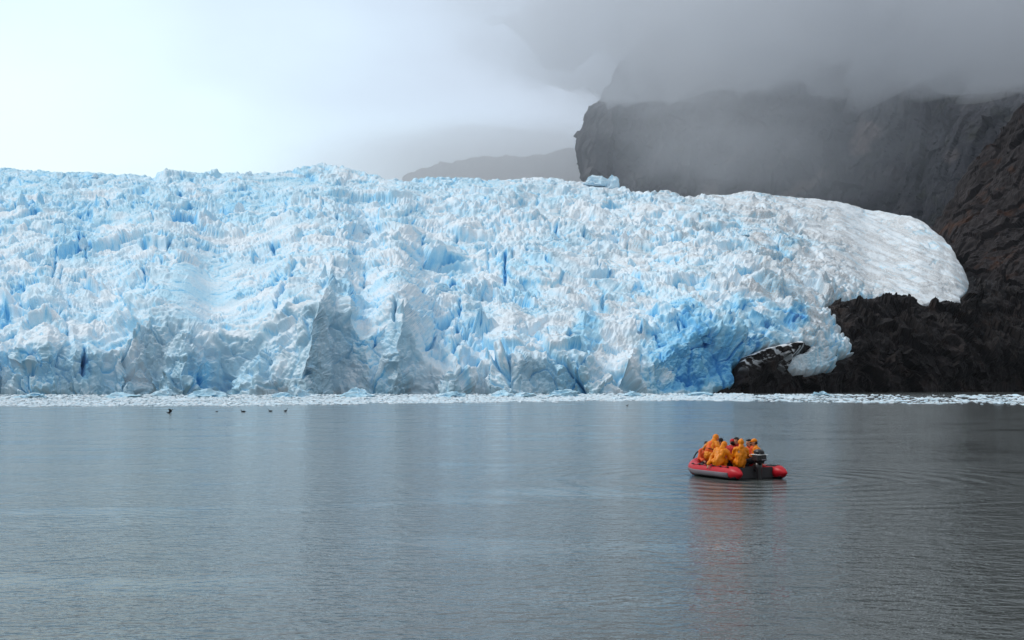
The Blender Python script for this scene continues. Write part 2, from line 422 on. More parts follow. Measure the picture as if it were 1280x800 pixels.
# ------------------------------------------------------------------ glacier
def build_glacier():
    x0, x1, nx = -190.0, 1222.0, 1500
    nyf, nyb = 470, 46
    xs = np.linspace(x0, x1, nx)
    yw = waterline(xs); yt = smooth_lut(TOP, xs, 6)
    v = np.linspace(0, 1, nyf) ** 0.96
    Y = (yw + 5)[None, :] * (1 - v[:, None]) + yt[None, :] * v[:, None]
    X = np.broadcast_to(xs, Y.shape)
    D = base_depth(X, Y)
    pos = P(X, Y, D)
    # behind the crest the surface flattens and sinks away
    k = np.arange(1, nyb + 1)[:, None]
    back = (k * 2.0 + 0.16 * k ** 2)
    top = pos[-1]
    bk = np.empty((nyb, nx, 3))
    dirx = (top[:, 0] / top[:, 1])[None, :]
    bk[..., 1] = top[None, :, 1] + back; bk[..., 0] = bk[..., 1] * dirx
    bk[..., 2] = top[None, :, 2] + 0.16 * back - 0.0022 * back ** 2
    pos = np.concatenate([pos, bk], 0); ny = nyf + nyb
    Xf = np.concatenate([X, np.broadcast_to(xs, (nyb, nx))], 0).ravel()
    Yf = np.concatenate([Y, np.broadcast_to(yt, (nyb, nx))], 0).ravel()
    sm = pos.astype(np.float32)
    for k_ in (1, 3, 6):
        for ax in (0, 1):
            t_ = sm.copy(); n_ax = sm.shape[ax]
            lo = [slice(None)] * 3; hi = [slice(None)] * 3; mid = [slice(None)] * 3
            lo[ax] = slice(0, n_ax - 2 * k_); hi[ax] = slice(2 * k_, n_ax); mid[ax] = slice(k_, n_ax - k_)
            t_[tuple(mid)] = 0.4 * sm[tuple(mid)] + 0.3 * (sm[tuple(lo)] + sm[tuple(hi)]); sm = t_
    nrm = surface_frame(ny, nx, sm)
    p = pos.reshape(-1, 3).astype(np.float32)
    dirn = nrm + np.array([0, -0.12, 0.55]); dirn /= np.linalg.norm(dirn, axis=1, keepdims=True)
    # where the ice is rough and where it is smooth
    tongue = sstep(985, 1090, Xf + (330 - Yf) * 0.55)
    lowfall = sstep(372, 392, Yf) * sstep(1000, 1060, Xf)
    chute = sstep(1.25, 0.35, np.sqrt(((Xf - 252) / 66) ** 2 + ((Yf - 362) / 62) ** 2))
    hollow = sstep(1.1, 0.7, np.sqrt(((Xf - 880) / 86) ** 2 + ((Yf - 456) / 52) ** 2))
    lobe = sstep(968, 985, Xf) * sstep(418, 432, Yf)
    GREY = [[(404, 328), (432, 338), (442, 400), (436, 470), (420, 492), (362, 492), (352, 470), (366, 430), (384, 380)], [(186, 384), (240, 390), (246, 440), (236, 492), (188, 492), (178, 440)],  # outlines of the shadowed bluff faces, their shade painted in as grey
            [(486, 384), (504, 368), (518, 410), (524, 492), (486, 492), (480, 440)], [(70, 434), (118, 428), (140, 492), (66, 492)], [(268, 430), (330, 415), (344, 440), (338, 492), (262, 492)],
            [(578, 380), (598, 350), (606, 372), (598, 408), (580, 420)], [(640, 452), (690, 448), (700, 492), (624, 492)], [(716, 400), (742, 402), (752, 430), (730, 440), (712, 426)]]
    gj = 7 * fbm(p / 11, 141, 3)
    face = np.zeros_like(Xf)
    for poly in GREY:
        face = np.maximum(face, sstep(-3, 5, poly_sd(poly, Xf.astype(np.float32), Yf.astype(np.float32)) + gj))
    amp = (1 - 0.25 * face) * (1 - 0.86 * tongue) * (1 - 0.6 * lobe) * (1 - 0.85 * chute) * (1 - 0.30 * hollow) * np.clip(0.85 + 0.75 * fbm(p / 60, 17, 2), 0.45, 1.5)
    ct = smooth_lut(CLIFF_TOP, Xf, 5)
    cliff = sstep(ct - 6, ct + 14, Yf + 8 * fbm(p / 15, 15, 3)) * (1 - tongue)
    warp = np.stack([fbm(p / 44, 3, 2), fbm(p / 44, 7, 2), fbm(p / 44, 11, 2)], 1) * 7 + np.stack([gnoise(p / 95, 23), gnoise(p / 95, 27), gnoise(p / 95, 29)], 1) * 22
    q = p + warp
    h0, g0, r0 = facets(q, 30, 101, 1.0, (1, 1, 0.55))
    h1, g1, r1 = facets(q, 12.5, 202, 1.3, (1, 1, 0.6))
    h2, g2, r2 = facets(q + warp * 0.3, 5.6, 303, 1.3, (1, 1, 0.7))
    h3, g3, r3 = facets(q, 2.6, 404, 1.2)
    hc, gc, rc_ = facets(p + 0.5 * warp, 8.5, 909, 1.1, (1, 1, 0.28))
    big = fbm(p / 70, 21, 3)
    rid = fbm(p / np.array([9, 9, 14]), 31, 4, 0.55, ridged=True)
    hgt = 3.5 * big + 5.0 * h0 + 5.0 * facets(q, 62, 77, 1.0, (1, 1, 0.7))[0] + 2.7 * h1 * np.clip(1 + 1.2 * fbm(p / 45, 19, 2), 0.3, 2) + 1.5 * h2 + 0.9 * h3 + 0.8 * rid
    hgt = hgt + cliff * (2.6 * hc - 2.0 * np.exp(-(gc / 0.06) ** 2))
    # crevasses: gaps between blocks
    crack = np.exp(-(g1 / 0.055) ** 2) * sstep(0.35, 0.75, r1) * 4.0 + np.exp(-(g0 / 0.032) ** 2) * sstep(0.3, 0.8, r0) * 6.0 + np.exp(-(g2 / 0.10) ** 2) * 0.5
    crest = np.clip((Yf - smooth_lut(TOP, Xf, 6)) / 45, 0, 1)
    hgt = (hgt - crack) * amp * (1 - 0.1 * cliff) * (0.72 + 0.28 * crest)
    # flow lines and transverse cracks of the smooth tongue
    fl = (Xf - 1000) * 0.42 - (Yf - 250)                               # across the flow, which runs down to the right
    al = (Xf - 1000) + (Yf - 250) * 0.42
    tq = np.stack([fl / 5.0, al / 42.0, 0 * fl], 1)
    hgt = hgt + tongue * (1.5 * fbm(tq, 61, 4) + 1.5 * fbm(np.stack([fl / 16, al / 60, 0 * fl], 1), 67, 3))
    lc = np.stack([(Xf + 0.35 * Yf) / 11, (Yf - 0.45 * Xf) / 20, 0 * fl], 1) + 0.35 * np.stack([gnoise(p / 6, 5), gnoise(p / 6, 6), 0 * fl], 1)
    f1, f2, _, _ = worley(lc, 71)
    lowcr = np.exp(-((f2 - f1) / 0.13) ** 2) * sstep(1020, 1040, Xf) * sstep(1125, 1085, Xf) * sstep(345, 365, Yf - 0.10 * (Xf - 1030))
    hgt = hgt - 4.5 * lowcr
    # a few long straight crevasses seen one by one: centre pixel, length, lean, width, depth
    cut = np.zeros_like(hgt)
    wob = 2.6 * fbm(p / 6, 81, 2)
    for cx, cy, L, lean, w, dep in [(357, 362, 58, 0.42, 4.5, 7), (68, 335, 40, 0.12, 2.6, 6), (76, 345, 28, 0.1, 2.2, 6), (100, 305, 34, -0.06, 3, 6), (106, 312, 44, -0.1, 2, 5), (180, 337, 34, 0.0, 2.0, 4),
                                    (105, 450, 46, 0.05, 3.2, 7), (340, 307, 18, -0.1, 3, 6), (631, 338, 34, 0.05, 3.5, 7), (745, 335, 28, -0.25, 3.0, 7), (456, 345, 34, 0.1, 1.6, 4), (574, 395, 46, 0.15, 3, 5),
                                    (495, 385, 34, 0.3, 3, 5), (785, 306, 28, 0.05, 1.6, 4), (702, 280, 22, 0.5, 1.8, 4), (610, 325, 26, -0.1, 2, 4), (400, 262, 20, 0.4, 2.5, 5), (357, 256, 18, 0.2, 1.8, 4),
                                    (20, 265, 12, -0.1, 1.8, 4), (37, 266, 10, -0.15, 1.8, 4), (190, 272, 18, -0.35, 2, 4), (40, 470, 12, -0.1, 2.4, 5), (565, 366, 12, 0.4, 7, 6), (530, 300, 22, 0.3, 1.6, 4),
                                    (870, 300, 20, 0.25, 1.6, 3), (560, 262, 14, 0.2, 1.6, 3), (470, 420, 30, 0.2, 2.2, 4), (820, 255, 12, 0.2, 1.6, 3)]:
        a = cx - lean * (Yf - cy) + wob
        tt = np.clip(1 - np.abs(Yf - cy) / (L / 2), 0, 1)
        ww = w * 0.65 * (0.35 + 0.65 * np.sqrt(tt))
        cut = np.maximum(cut, dep * sstep(1.0, 0.55, np.abs(Xf - a) / ww) * sstep(0.0, 0.25, tt))
    hgt = hgt - cut
    # soften single-sample steps
    hg = hgt.reshape(ny, nx)
    for ax in (0, 1):
        hg = 0.5 * hg + 0.25 * (np.roll(hg, 1, ax) + np.roll(hg, -1, ax))
    hb = hg.copy()
    for ax in (0, 1, 0, 1, 0, 1):
        hb = 0.5 * hb + 0.25 * (np.roll(hb, 1, ax) + np.roll(hb, -1, ax))
    soft = sstep(-0.05, 0.45, fbm(p / 33, 53, 3)).reshape(ny, nx)
    hg = hg * (1 - 0.7 * soft) + hb * 0.7 * soft
    hgt = hg.ravel() + 0.45 * fbm(p / 2.2, 51, 2) * (1 - 0.7 * chute) * (1 - 0.6 * tongue)
    # edge on the rock
    jit = (3.0 - 1.6 * sstep(1040, 1075, Xf)) * fbm(p / 7, 91, 3)
    sd = poly_sd(ICE_POLY, Xf.astype(np.float32), Yf.astype(np.float32)) + jit * sstep(880, 900, Xf)
    edge = sstep(-1.5, 6.5, sd)
    hgt = hgt + (5 - 4.5 * sstep(1040, 1090, Xf)) * edge * sstep(880, 950, Xf) - 26 * sstep(2.5, -3.0, sd)
    # the crest itself is ragged
    newp = p + dirn.astype(np.float32) * hgt[:, None]
    newp[:, 2] = np.where(Yf > waterline(Xf) - 0.5, np.minimum(newp[:, 2], -0.6 + 0 * Yf), newp[:, 2])
    g = newp.reshape(ny, nx, 3)
    n2 = surface_frame(ny, nx, g)
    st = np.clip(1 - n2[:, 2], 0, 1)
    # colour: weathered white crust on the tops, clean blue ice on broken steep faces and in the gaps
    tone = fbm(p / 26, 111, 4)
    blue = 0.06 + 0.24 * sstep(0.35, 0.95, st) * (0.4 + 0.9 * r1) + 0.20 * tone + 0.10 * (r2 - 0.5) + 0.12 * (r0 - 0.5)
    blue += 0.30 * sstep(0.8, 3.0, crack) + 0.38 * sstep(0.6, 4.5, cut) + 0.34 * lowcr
    blue += 0.12 * sstep(300, 240, Yf) * sstep(900, 600, Xf) + 0.10 * chute + 0.12 * sstep(700, 0, Xf) + 0.16 * fbm(p / 70, 113, 3)
    patch = np.zeros_like(blue)
    b14 = 0.35 * fbm(p / 14, 121, 4) + 0.16 * (r2 - 0.5)
    for cx, cy, rx, ry, s_, tl in [(885, 445, 86, 52, 0.50, -0.25), (868, 392, 40, 22, 0.45, -0.3), (922, 385, 30, 14, 0.5, 0.1), (950, 412, 50, 24, 0.34, 0.2), (995, 403, 14, 16, 0.6, 0), (972, 402, 14, 12, 0.4, 0),
                                   (860, 478, 40, 14, 0.62, 0), (905, 435, 26, 16, 0.16, 0), (730, 420, 22, 26, 0.42, 0.2), (650, 350, 30, 22, 0.25, 0), (632, 335, 10, 20, 0.3, 0), (565, 365, 14, 8, 0.5, 0), (100, 300, 40, 40, 0.16, 0),
                                   (5, 395, 12, 14, 0.5, 0), (980, 320, 22, 12, 0.3, 0.2), (105, 460, 8, 26, 0.45, 0), (590, 400, 30, 34, 0.16, 0), (690, 470, 60, 20, 0.14, 0), (450, 360, 40, 40, 0.1, 0), (820, 470, 20, 26, 0.2, 0)]:
        xx = Xf - cx; yy = Yf - cy + tl * xx
        e = np.sqrt((xx / rx) ** 2 + (yy / ry) ** 2) + b14
        patch = np.maximum(patch, s_ * sstep(1.15, 0.55, e))
    blue = blue + patch * (0.8 + 0.4 * r2)
    blue -= 0.22 * tongue * (1 - lowcr)
    grey = np.clip(0.40 * cliff * sstep(-0.02, 0.5, fbm(p / 17, 131, 4) + 0.7 * (st - 0.6)) * (1 - patch * 2.2), 0, 1)  # shade of the steep cliff and bluff faces, put into the colour as grey
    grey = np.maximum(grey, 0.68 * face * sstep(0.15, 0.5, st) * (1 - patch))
    dirt = 0.75 * sstep(0.02, 0.45, fbm(p / 20, 151, 4) + 0.25 * (r1 - 0.5)) * sstep(520, 900, Xf) * (1 - patch * 2) * sstep(470, 420, Yf)
    band = np.exp(-((Xf - (955 + (Yf - 240) * 0.45)) / 55) ** 2) * sstep(440, 400, Yf)
    dirt += 0.85 * band * sstep(-0.2, 0.35, fbm(p / 9, 161, 4))
    dirt += tongue * 1.1 * sstep(-0.05, 0.45, fbm(np.stack([fl / 6, al / 90, 0 * fl], 1), 171, 4)) * sstep(260, 330, Yf + 0.1 * (Xf - 1000))
    dirt += 0.22 * tongue
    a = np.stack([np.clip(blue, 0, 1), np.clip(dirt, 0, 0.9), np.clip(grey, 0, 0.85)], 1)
    # leave out what lies sunk in the rock
    F = grid_faces(ny, nx)
    keep = (sd[F] > -9).any(1)
    F = F[keep]
    used = np.zeros(len(newp), bool); used[F.ravel()] = True
    idx = np.cumsum(used) - 1
    def at_pixel(x, y):
        c = int(np.clip(round((x - x0) / (x1 - x0) * (nx - 1)), 0, nx - 1)); r = int(np.argmin(np.abs(Y[:, c] - y)))
        return g[r, c]
    return newp[used], idx[F], a[used], at_pixel

gl_root = empty('glacier', (0, 640, 0))
tag(gl_root, 'huge crevassed white and pale blue glacier ending in broken ice cliffs above the fjord', 'glacier')
gv, gf, ga, glacier_point = build_glacier()
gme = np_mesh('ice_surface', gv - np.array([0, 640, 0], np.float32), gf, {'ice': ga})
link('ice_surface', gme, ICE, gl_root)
del gv, gf, ga

# ------------------------------------------------------------------ dark shore rock at the glacier's flank
def build_shore():
    x0, x1 = 872.0, 1500.0
    xs = np.concatenate([np.arange(x0, 1300, 0.85), np.arange(1300, x1, 2.0)]); nx = len(xs)
    nyf = 190
    yw = waterline(xs); yt = smooth_lut(TOP, xs, 6)
    ytop = np.maximum(yt, 366 + 0 * xs); ytop = np.where(xs > 1225, yt, ytop)
    ytop = np.minimum(ytop, 385)
    ytop = np.where(xs < 1030, 400 + (1030 - xs) * 0.0, ytop)
    v = np.linspace(0, 1, nyf)
    Y = (yw + 4)[None, :] * (1 - v[:, None]) + ytop[None, :] * v[:, None]
    X = np.broadcast_to(xs, Y.shape)
    D = base_depth(X, Y)
    pos = P(X, Y, D)
    nyb = 24
    k = np.arange(1, nyb + 1)[:, None]; back = k * 4.0
    top = pos[-1]; bk = np.empty((nyb, nx, 3)); dx = (top[:, 0] / top[:, 1])[None, :]
    bk[..., 1] = top[None, :, 1] + back; bk[..., 0] = bk[..., 1] * dx; bk[..., 2] = top[None, :, 2] + 0.22 * back
    pos = np.concatenate([pos, bk], 0); ny = nyf + nyb
    Xf = np.concatenate([X, np.broadcast_to(xs, (nyb, nx))], 0).ravel(); Yf = np.concatenate([Y, np.broadcast_to(ytop, (nyb, nx))], 0).ravel()
    n = surface_frame(ny, nx, pos); p = pos.reshape(-1, 3).astype(np.float32)
    warp = np.stack([fbm(p / 30, 3, 3), fbm(p / 30, 7, 3), fbm(p / 30, 11, 3)], 1) * 8
    h0, g0, r0 = facets(p + warp, 34, 501, 1.2); h1, g1, r1 = facets(p + warp, 13, 502, 1.3); h2, g2, r2 = facets(p + warp, 5, 503, 1.2)
    hgt = 7.0 * h0 + 4.0 * h1 + 1.7 * h2 + 3.0 * fbm(p / 28, 511, 5) + 1.2 * fbm(p / 10, 517, 4, ridged=True)
    sd = poly_sd(ICE_POLY, Xf.astype(np.float32), Yf.astype(np.float32))
    isl = sstep(1012, 985, Xf)
    hgt = hgt * (1 - 0.45 * isl) * (1 - 0.6 * sstep(-9, -2, sd)) - 12 * sstep(-2, 5, sd) + 8 * sstep(2, -5, sd) * isl + 4 * sstep(2, -5, sd) * sstep(1035, 1060, Xf) * sstep(395, 380, Yf)
    dirn = n + np.array([0, -0.2, 0.4]); dirn /= np.linalg.norm(dirn, axis=1, keepdims=True)
    q = p + dirn.astype(np.float32) * hgt[:, None]
    q[:, 2] = np.where(Yf > waterline(Xf) - 0.3, np.minimum(q[:, 2], -0.8), q[:, 2])
    st = surface_frame(ny, nx, q.reshape(ny, nx, 3))
    snow = isl * sstep(-26, -3, sd) * sstep(474, 456, Yf) * sstep(0.06, 0.13, fbm(np.stack([(Xf + Yf * 0.9) / 22, (Yf - 0.75 * Xf) / 6, 0 * Xf], 1), 531, 4) + 0.35 * (st[:, 2] - 0.55))
    F = grid_faces(ny, nx); keep = (sd[F] < 16).any(1); F = F[keep]
    used = np.zeros(len(q), bool); used[F.ravel()] = True; idx = np.cumsum(used) - 1
    return q[used], idx[F], np.stack([snow, snow * 0, snow * 0], 1)[used]
sv, sf, sa = build_shore()
shore = link('rocky_shore', np_mesh('rocky_shore', sv, sf, {'ice': sa}), ROCK)
tag(shore, 'near black bare bedrock shore beside the glacier with snow patches', kind='structure')

# ------------------------------------------------------------------ mountains: ridge line in photo pixels, depth at foot and top
def build_hill(name, ridge, foot_y, d_foot, d_top, step, mat, seed, rough, size, label, top_extra=0, back=500, scars=()):
    x0, x1 = ridge[0][0], ridge[-1][0]
    xs = np.arange(x0, x1 + step, step); nx = len(xs)
    yr = smooth_lut(ridge, xs, step * 2)
    fy = lut(foot_y, xs); df = smooth_lut(d_foot, xs, step * 8); dt = smooth_lut(d_top, xs, step * 8)
    nyf = int((fy - yr).max() / step) + 2
    v = np.linspace(0, 1, nyf)
    Y = fy[None, :] * (1 - v[:, None]) + yr[None, :] * v[:, None]
    X = np.broadcast_to(xs, Y.shape)
    D = df[None, :] + (dt - df)[None, :] * (v[:, None] ** 1.15)
    pos = P(X, Y, D)
    nyb = 20; k = np.arange(1, nyb + 1)[:, None] / nyb
    top = pos[-1]; bk = np.empty((nyb, nx, 3)); dx = (top[:, 0] / top[:, 1])[None, :]
    bk[..., 1] = top[None, :, 1] + back * k; bk[..., 0] = bk[..., 1] * dx; bk[..., 2] = top[None, :, 2] + 0.12 * back * k - 0.35 * back * k * k
    pos = np.concatenate([pos, bk], 0); ny = nyf + nyb
    n = surface_frame(ny, nx, pos); p = pos.reshape(-1, 3).astype(np.float32)
    wq = p / (size * 1.6)
    warp = np.stack([fbm(wq, seed, 2), fbm(wq, seed + 1, 2), fbm(wq, seed + 2, 2)], 1) * size * 0.22
    h0, _, _ = facets(p + warp, size * 2.4, seed + 3, 1.0, (1, 1, 0.4)); h1, _, _ = facets(p + warp, size * 0.7, seed + 4, 1.1, (1, 1, 0.5)); h2, _, _ = facets(p + warp, size * 0.22, seed + 5, 1.1, (1, 1, 0.6))
    hgt = rough * (0.8 * h0 + 0.34 * h1 + 0.13 * h2 + 0.9 * fbm(p / (size * 2.2), seed + 6, 6, 0.5) + 0.35 * fbm(p / (size * 0.8) * np.array([1, 1, 0.22]), seed + 7, 4, 0.55, ridged=True))
    q = p + n.astype(np.float32) * hgt[:, None]
    Xf = np.concatenate([X, np.broadcast_to(xs, (nyb, nx))], 0).ravel(); Yf = np.concatenate([Y, np.broadcast_to(yr, (nyb, nx))], 0).ravel()
    sc = np.zeros(len(q)); jn = 0.45 * fbm(p / (size * 0.35), seed + 8, 4)
    for cx, cy, rx, ry, tl, a_ in scars:
        xx = Xf - cx; sc = np.maximum(sc, a_ * sstep(1.1, 0.5, np.sqrt((xx / rx) ** 2 + ((Yf - cy + tl * xx) / ry) ** 2) + jn))
    o = link(name, np_mesh(name, q, grid_faces(ny, nx), {'ice': np.stack([sc, 0 * sc, 0 * sc], 1)}), mat)
    return tag(o, label, kind='structure')

# steep hillside close behind the shore, running out of the picture and along the fjord
build_hill('hillside', [(1150, 330), (1168, 300), (1180, 285), (1196, 262), (1208, 240), (1218, 222), (1240, 196), (1262, 172), (1280, 150), (1340, 90), (1420, 10), (1520, -70), (1700, -180), (1900, -260), (2200, -300)],
           [(1150, 420), (1300, 430), (1500, 492), (2200, 492)], [(1150, 1130), (1280, 1060), (1400, 1000), (1700, 900), (2200, 800)],
           [(1150, 1500), (1280, 1480), (1500, 1450), (2200, 1300)], 2.1, HILL, 601, 12, 40, 'steep dark brown hillside rising behind the shore rock')
# cliffs behind, their tops in the cloud
build_hill('cliff_mountain', [(731, 212), (733, 178), (738, 150), (745, 128), (754, 112), (768, 92), (790, 66), (830, 36), (880, 8), (940, -20), (1000, -35), (1100, -50), (1200, -60), (1400, -70)],
           [(727, 300), (900, 320), (1600, 420)], [(727, 3300), (880, 3150), (905, 2750), (1100, 2500), (1300, 2100), (1600, 1900)],
           [(727, 3420), (880, 3400), (905, 3000), (1100, 2900), (1300, 2600), (1600, 2500)], 1.7, CLIFF, 701, 26, 95, 'dark grey mountain cliff with its top hidden in cloud', back=900,
           scars=[(1085, 178, 19, 26, 0.7, 0.75), (1010, 236, 30, 9, 0.5, 0.4), (925, 195, 22, 8, 0.7, 0.3), (890, 240, 14, 14, 0, 0.25), (985, 205, 30, 8, 0.4, 0.25), (1200, 205, 10, 12, 0.3, 0.3)])

build_hill('far_mountain', [(505, 228), (522, 212), (545, 203), (580, 199), (640, 198), (700, 192), (760, 186), (860, 180)], [(505, 300), (860, 300)], [(505, 4700), (860, 4600)], [(505, 4900), (860, 4800)], 3.0, CLIFF, 801, 20, 120,
           'faint far mountain shoulder in the mist behind the glacier', back=600)

# ------------------------------------------------------------------ loose ice: blocks, floes, brash
def ico(sub):
    bm = bmesh.new(); bmesh.ops.create_icosphere(bm, subdivisions=sub, radius=1.0)
    v = np.array([p_.co[:] for p_ in bm.verts], np.float32); f = np.array([[q.index for q in t.verts] for t in bm.faces], np.int32)
    bm.free(); return v, f

def ice_block(name, sub, seed, dims, facet=0.55, blue=(0.05, 0.3), flat_base=True, pointed=0.0):
    """broken lump of ice of about the given size, centre of its waterline at the origin"""
    v, f = ico(sub); n = v.copy(); rng = np.random.RandomState(seed)
    # cut by a few planes for straight broken sides
    for _ in range(9):
        a = rng.normal(size=3); a[2] = abs(a[2]) * 0.7; a /= np.linalg.norm(a); c = rng.uniform(0.5, 0.85)
        d = v @ a - c; v = v - np.where(d > 0, d, 0)[:, None] * a
    h, g, r = facets(v * 1.0 + seed * 3.1, 0.55, 40 + seed, 1.2)
    h2, g2, r2 = facets(v + seed * 1.7, 0.22, 80 + seed, 1.2)
    v = v + n * (facet * 0.28 * h + facet * 0.12 * h2)[:, None]
    if pointed:
        k = np.clip(v[:, 2], 0, 1)[:, None] * pointed
        v[:, :2] *= (1 - 0.7 * k)
    v[:, 2] = np.where(v[:, 2] < 0, v[:, 2] * 0.25, v[:, 2])
    v = v * np.array(dims, np.float32) * np.array([0.5, 0.5, 1.0])
    b = np.clip(blue[0] + (blue[1] - blue[0]) * (r * 0.5 + 0.5 * r2), 0, 1)
    return np_mesh(name, v, f, {'ice': np.stack([b, 0.1 * r2, 0.1 * r], 1)})

def water_xy(x, y):
    d = CAM_H * FPX / (y - YH)
    return (x - 640) / FPX * d, d

# seracs that stand clear of the rest of the surface: pixel of the foot, width, height in photo pixels
rng = np.random.RandomState(5)
SER = [(766, 232, 30, 17, 0.0), (744, 232, 34, 11, 0), (312, 219, 12, 8, 0.4), (400, 219, 16, 9, 0.3), (378, 219, 10, 6, 0.3), (120, 222, 12, 7, 0.3), (575, 223, 16, 8, 0.2), (470, 224, 14, 7, 0.3), (690, 231, 12, 6, 0.3),
       (405, 345, 22, 22, 0.9), (430, 350, 16, 18, 0.9), (500, 392, 14, 22, 0.9), (592, 372, 22, 20, 0.8), (650, 352, 22, 14, 0.4), (552, 372, 24, 10, 0.3), (105, 312, 20, 18, 0.6), (60, 330, 18, 18, 0.5), (738, 398, 18, 14, 0.4),
       (455, 290, 18, 14, 0.5), (860, 300, 14, 9, 0.3), (930, 300, 14, 8, 0.3), (530, 330, 18, 12, 0.5), (690, 300, 16, 10, 0.4), (300, 262, 16, 12, 0.5), (205, 262, 16, 11, 0.5), (20, 300, 18, 14, 0.5), (790, 330, 16, 10, 0.4)]
for i_, (sx, sy, sw, sh, pt) in enumerate(SER):
    c_ = glacier_point(sx, sy); dep = c_[1]; m_ = dep / FPX
    me_ = ice_block('serac', 4, 300 + i_, (sw * m_, sw * m_ * rng.uniform(0.6, 1.0), sh * m_), 0.6, (0.0, 0.35) if sy < 300 else (0.1, 0.5), pointed=pt)
    o = link('serac', me_, ICE, gl_root)
    o.location = (c_[0], c_[1] - 640 - 0.15 * sw * m_, c_[2] + (0.05 if sy < 240 and sx > 700 else -0.12) * sh * m_); o.rotation_euler = (rng.uniform(-.1, .1), rng.uniform(-.15, .15), rng.uniform(-0.6, 0.6))

BITS = [(206, 495.8, 46, 8, 'low pale blue ice block afloat at the foot of the grey left bluff'), (258, 496.5, 60, 11, 'broad pale blue floating ice heap below the smooth snow chute'),
        (374, 496.6, 34, 11, 'small peaked floating ice block below the tall grey ice pinnacle'), (352, 497.2, 36, 6, 'low floating ice block with rough edges beside the small peaked one'),
        (452, 497.0, 52, 11, 'rounded pale floating ice block between the tall pinnacle and the centre of the ice front'), (625, 496.2, 40, 8, 'knobbly floating ice block below the middle of the ice cliffs'),
        (655, 496.8, 36, 7, 'flat topped floating ice block beside the knobbly one'), (705, 496.4, 50, 7, 'long low floating ice block below the small blue hollow'), (565, 497.0, 44, 6, 'long low floating ice slab at the foot of the white ice slope'),
        (790, 496.0, 40, 6, 'low floating ice block beside the deep blue hollow'), (1025, 494.6, 30, 6, 'floating white ice block in front of the snowy rock knob'), (150, 497.5, 50, 6, 'long floating ice slab before the ice cliff with a blue slot'),
        (870, 495.5, 44, 5, 'thin floating ice slab under the deep blue hollow'), (40, 497.5, 46, 5, 'thin floating ice slab before the far end of the ice cliffs')]
for i_, (bx_, by_, bw, bh, lab) in enumerate(BITS):
    X_, Y_ = water_xy(bx_, by_); m_ = Y_ / FPX
    o = link('iceberg', ice_block('iceberg', 4, 400 + i_, (bw * m_, bw * m_ * 0.6, bh * m_ * 1.25), 0.8, (0.15, 0.5), pointed=0.4 if bh > 7 else 0.0), ICE)
    o.location = (X_, Y_, -0.02); o.rotation_euler = (0, 0, rng.uniform(-0.5, 0.5)); tag(o, lab, 'iceberg', 'larger ice blocks afloat before the glacier')

FLOE = [ice_block('ice_floe', 2, 500 + k, (1, 1, 1), 0.9, (0.0, 0.30)) for k in range(12)]
NEAR = [(-250, 508.5), (0, 508.5), (330, 507.5), (500, 504.5), (700, 502), (850, 500.5), (960, 502), (1100, 504.5), (1280, 506.5), (1500, 508)]
def floe_spots(n):
    x_ = rng.uniform(-150, 1420, n * 3); y1 = lut(NEAR, x_) + rng.normal(size=n * 3) * 0.35 + 1.6 * fbm(np.stack([x_ / 70, 0 * x_, 0 * x_], 1), 79, 3); y0 = waterline(x_) + 0.8
    y_ = y0 + (y1 - y0) * rng.uniform(0, 1, n * 3) ** 0.8
    n_ = fbm(np.stack([x_ / 60, y_ / 2.2, 0 * x_], 1), 77, 3)
    drop = (x_ > 940) & (((n_ < 0.05 + 0.16 * np.clip((x_ - 940) / 150, 0, 1)) & (rng.uniform(size=n * 3) > 0.16)) | (y_ < 493.5))      # the band opens up along the rock
    return list(zip(x_[~drop][:n], y_[~drop][:n]))
spots = sorted(floe_spots(300), key=lambda t: -t[1])
FL_LEFT, FL_RIGHT = 'small white ice floe in the crowded band of brash ice below the glacier', 'small white ice floe in the loose scatter of ice before the black rock shore'
for i_, (x_, y_) in enumerate(spots):
    X_, Y_ = water_xy(x_, y_); m_ = Y_ / FPX
    w_ = rng.uniform(5, 20) * m_; o = link('ice_floe', FLOE[i_ % 12], ICE)
    o.location = (X_, Y_, -0.01); o.scale = (w_, w_ * rng.uniform(0.6, 1.1), rng.uniform(1.0, 3.4) * m_ * (1.0 if x_ < 900 else 0.8)); o.rotation_euler = (0, 0, rng.uniform(0, 6.28))
    tag(o, FL_RIGHT if x_ > 960 else FL_LEFT, 'ice floe', 'floes before the rock shore' if x_ > 960 else 'floes below the ice cliffs')
# the crumbs between them, past counting
sv_, sf_ = ico(1); av, af, aa = [], [], []
base_n = 0
for x_, y_ in floe_spots(12000):
    X_, Y_ = water_xy(x_, y_); m_ = Y_ / FPX
    w_ = rng.uniform(2, 9) * m_; jj = 1 + 0.35 * (rng.rand(len(sv_), 1) - 0.5)
    q_ = sv_ * jj * np.array([w_ * 0.5, w_ * 0.4, rng.uniform(0.5, 1.7) * m_]); a_ = rng.uniform(0, 6.28); ca, sa_ = math.cos(a_), math.sin(a_)
    q_ = np.stack([q_[:, 0] * ca - q_[:, 1] * sa_ + X_, q_[:, 0] * sa_ + q_[:, 1] * ca + Y_, q_[:, 2]], 1)
    av.append(q_); af.append(sf_ + base_n); base_n += len(sv_); aa.append(np.tile(np.array([[rng.uniform(0, 0.2), rng.uniform(0, 0.12), rng.uniform(0, 0.15)]]), (len(sv_), 1)))
o = link('brash_ice', np_mesh('brash_ice', np.concatenate(av), np.concatenate(af), {'ice': np.concatenate(aa)}), ICE)
tag(o, 'band of white brash ice crumbs floating before the glacier', 'brash ice', kind='stuff')

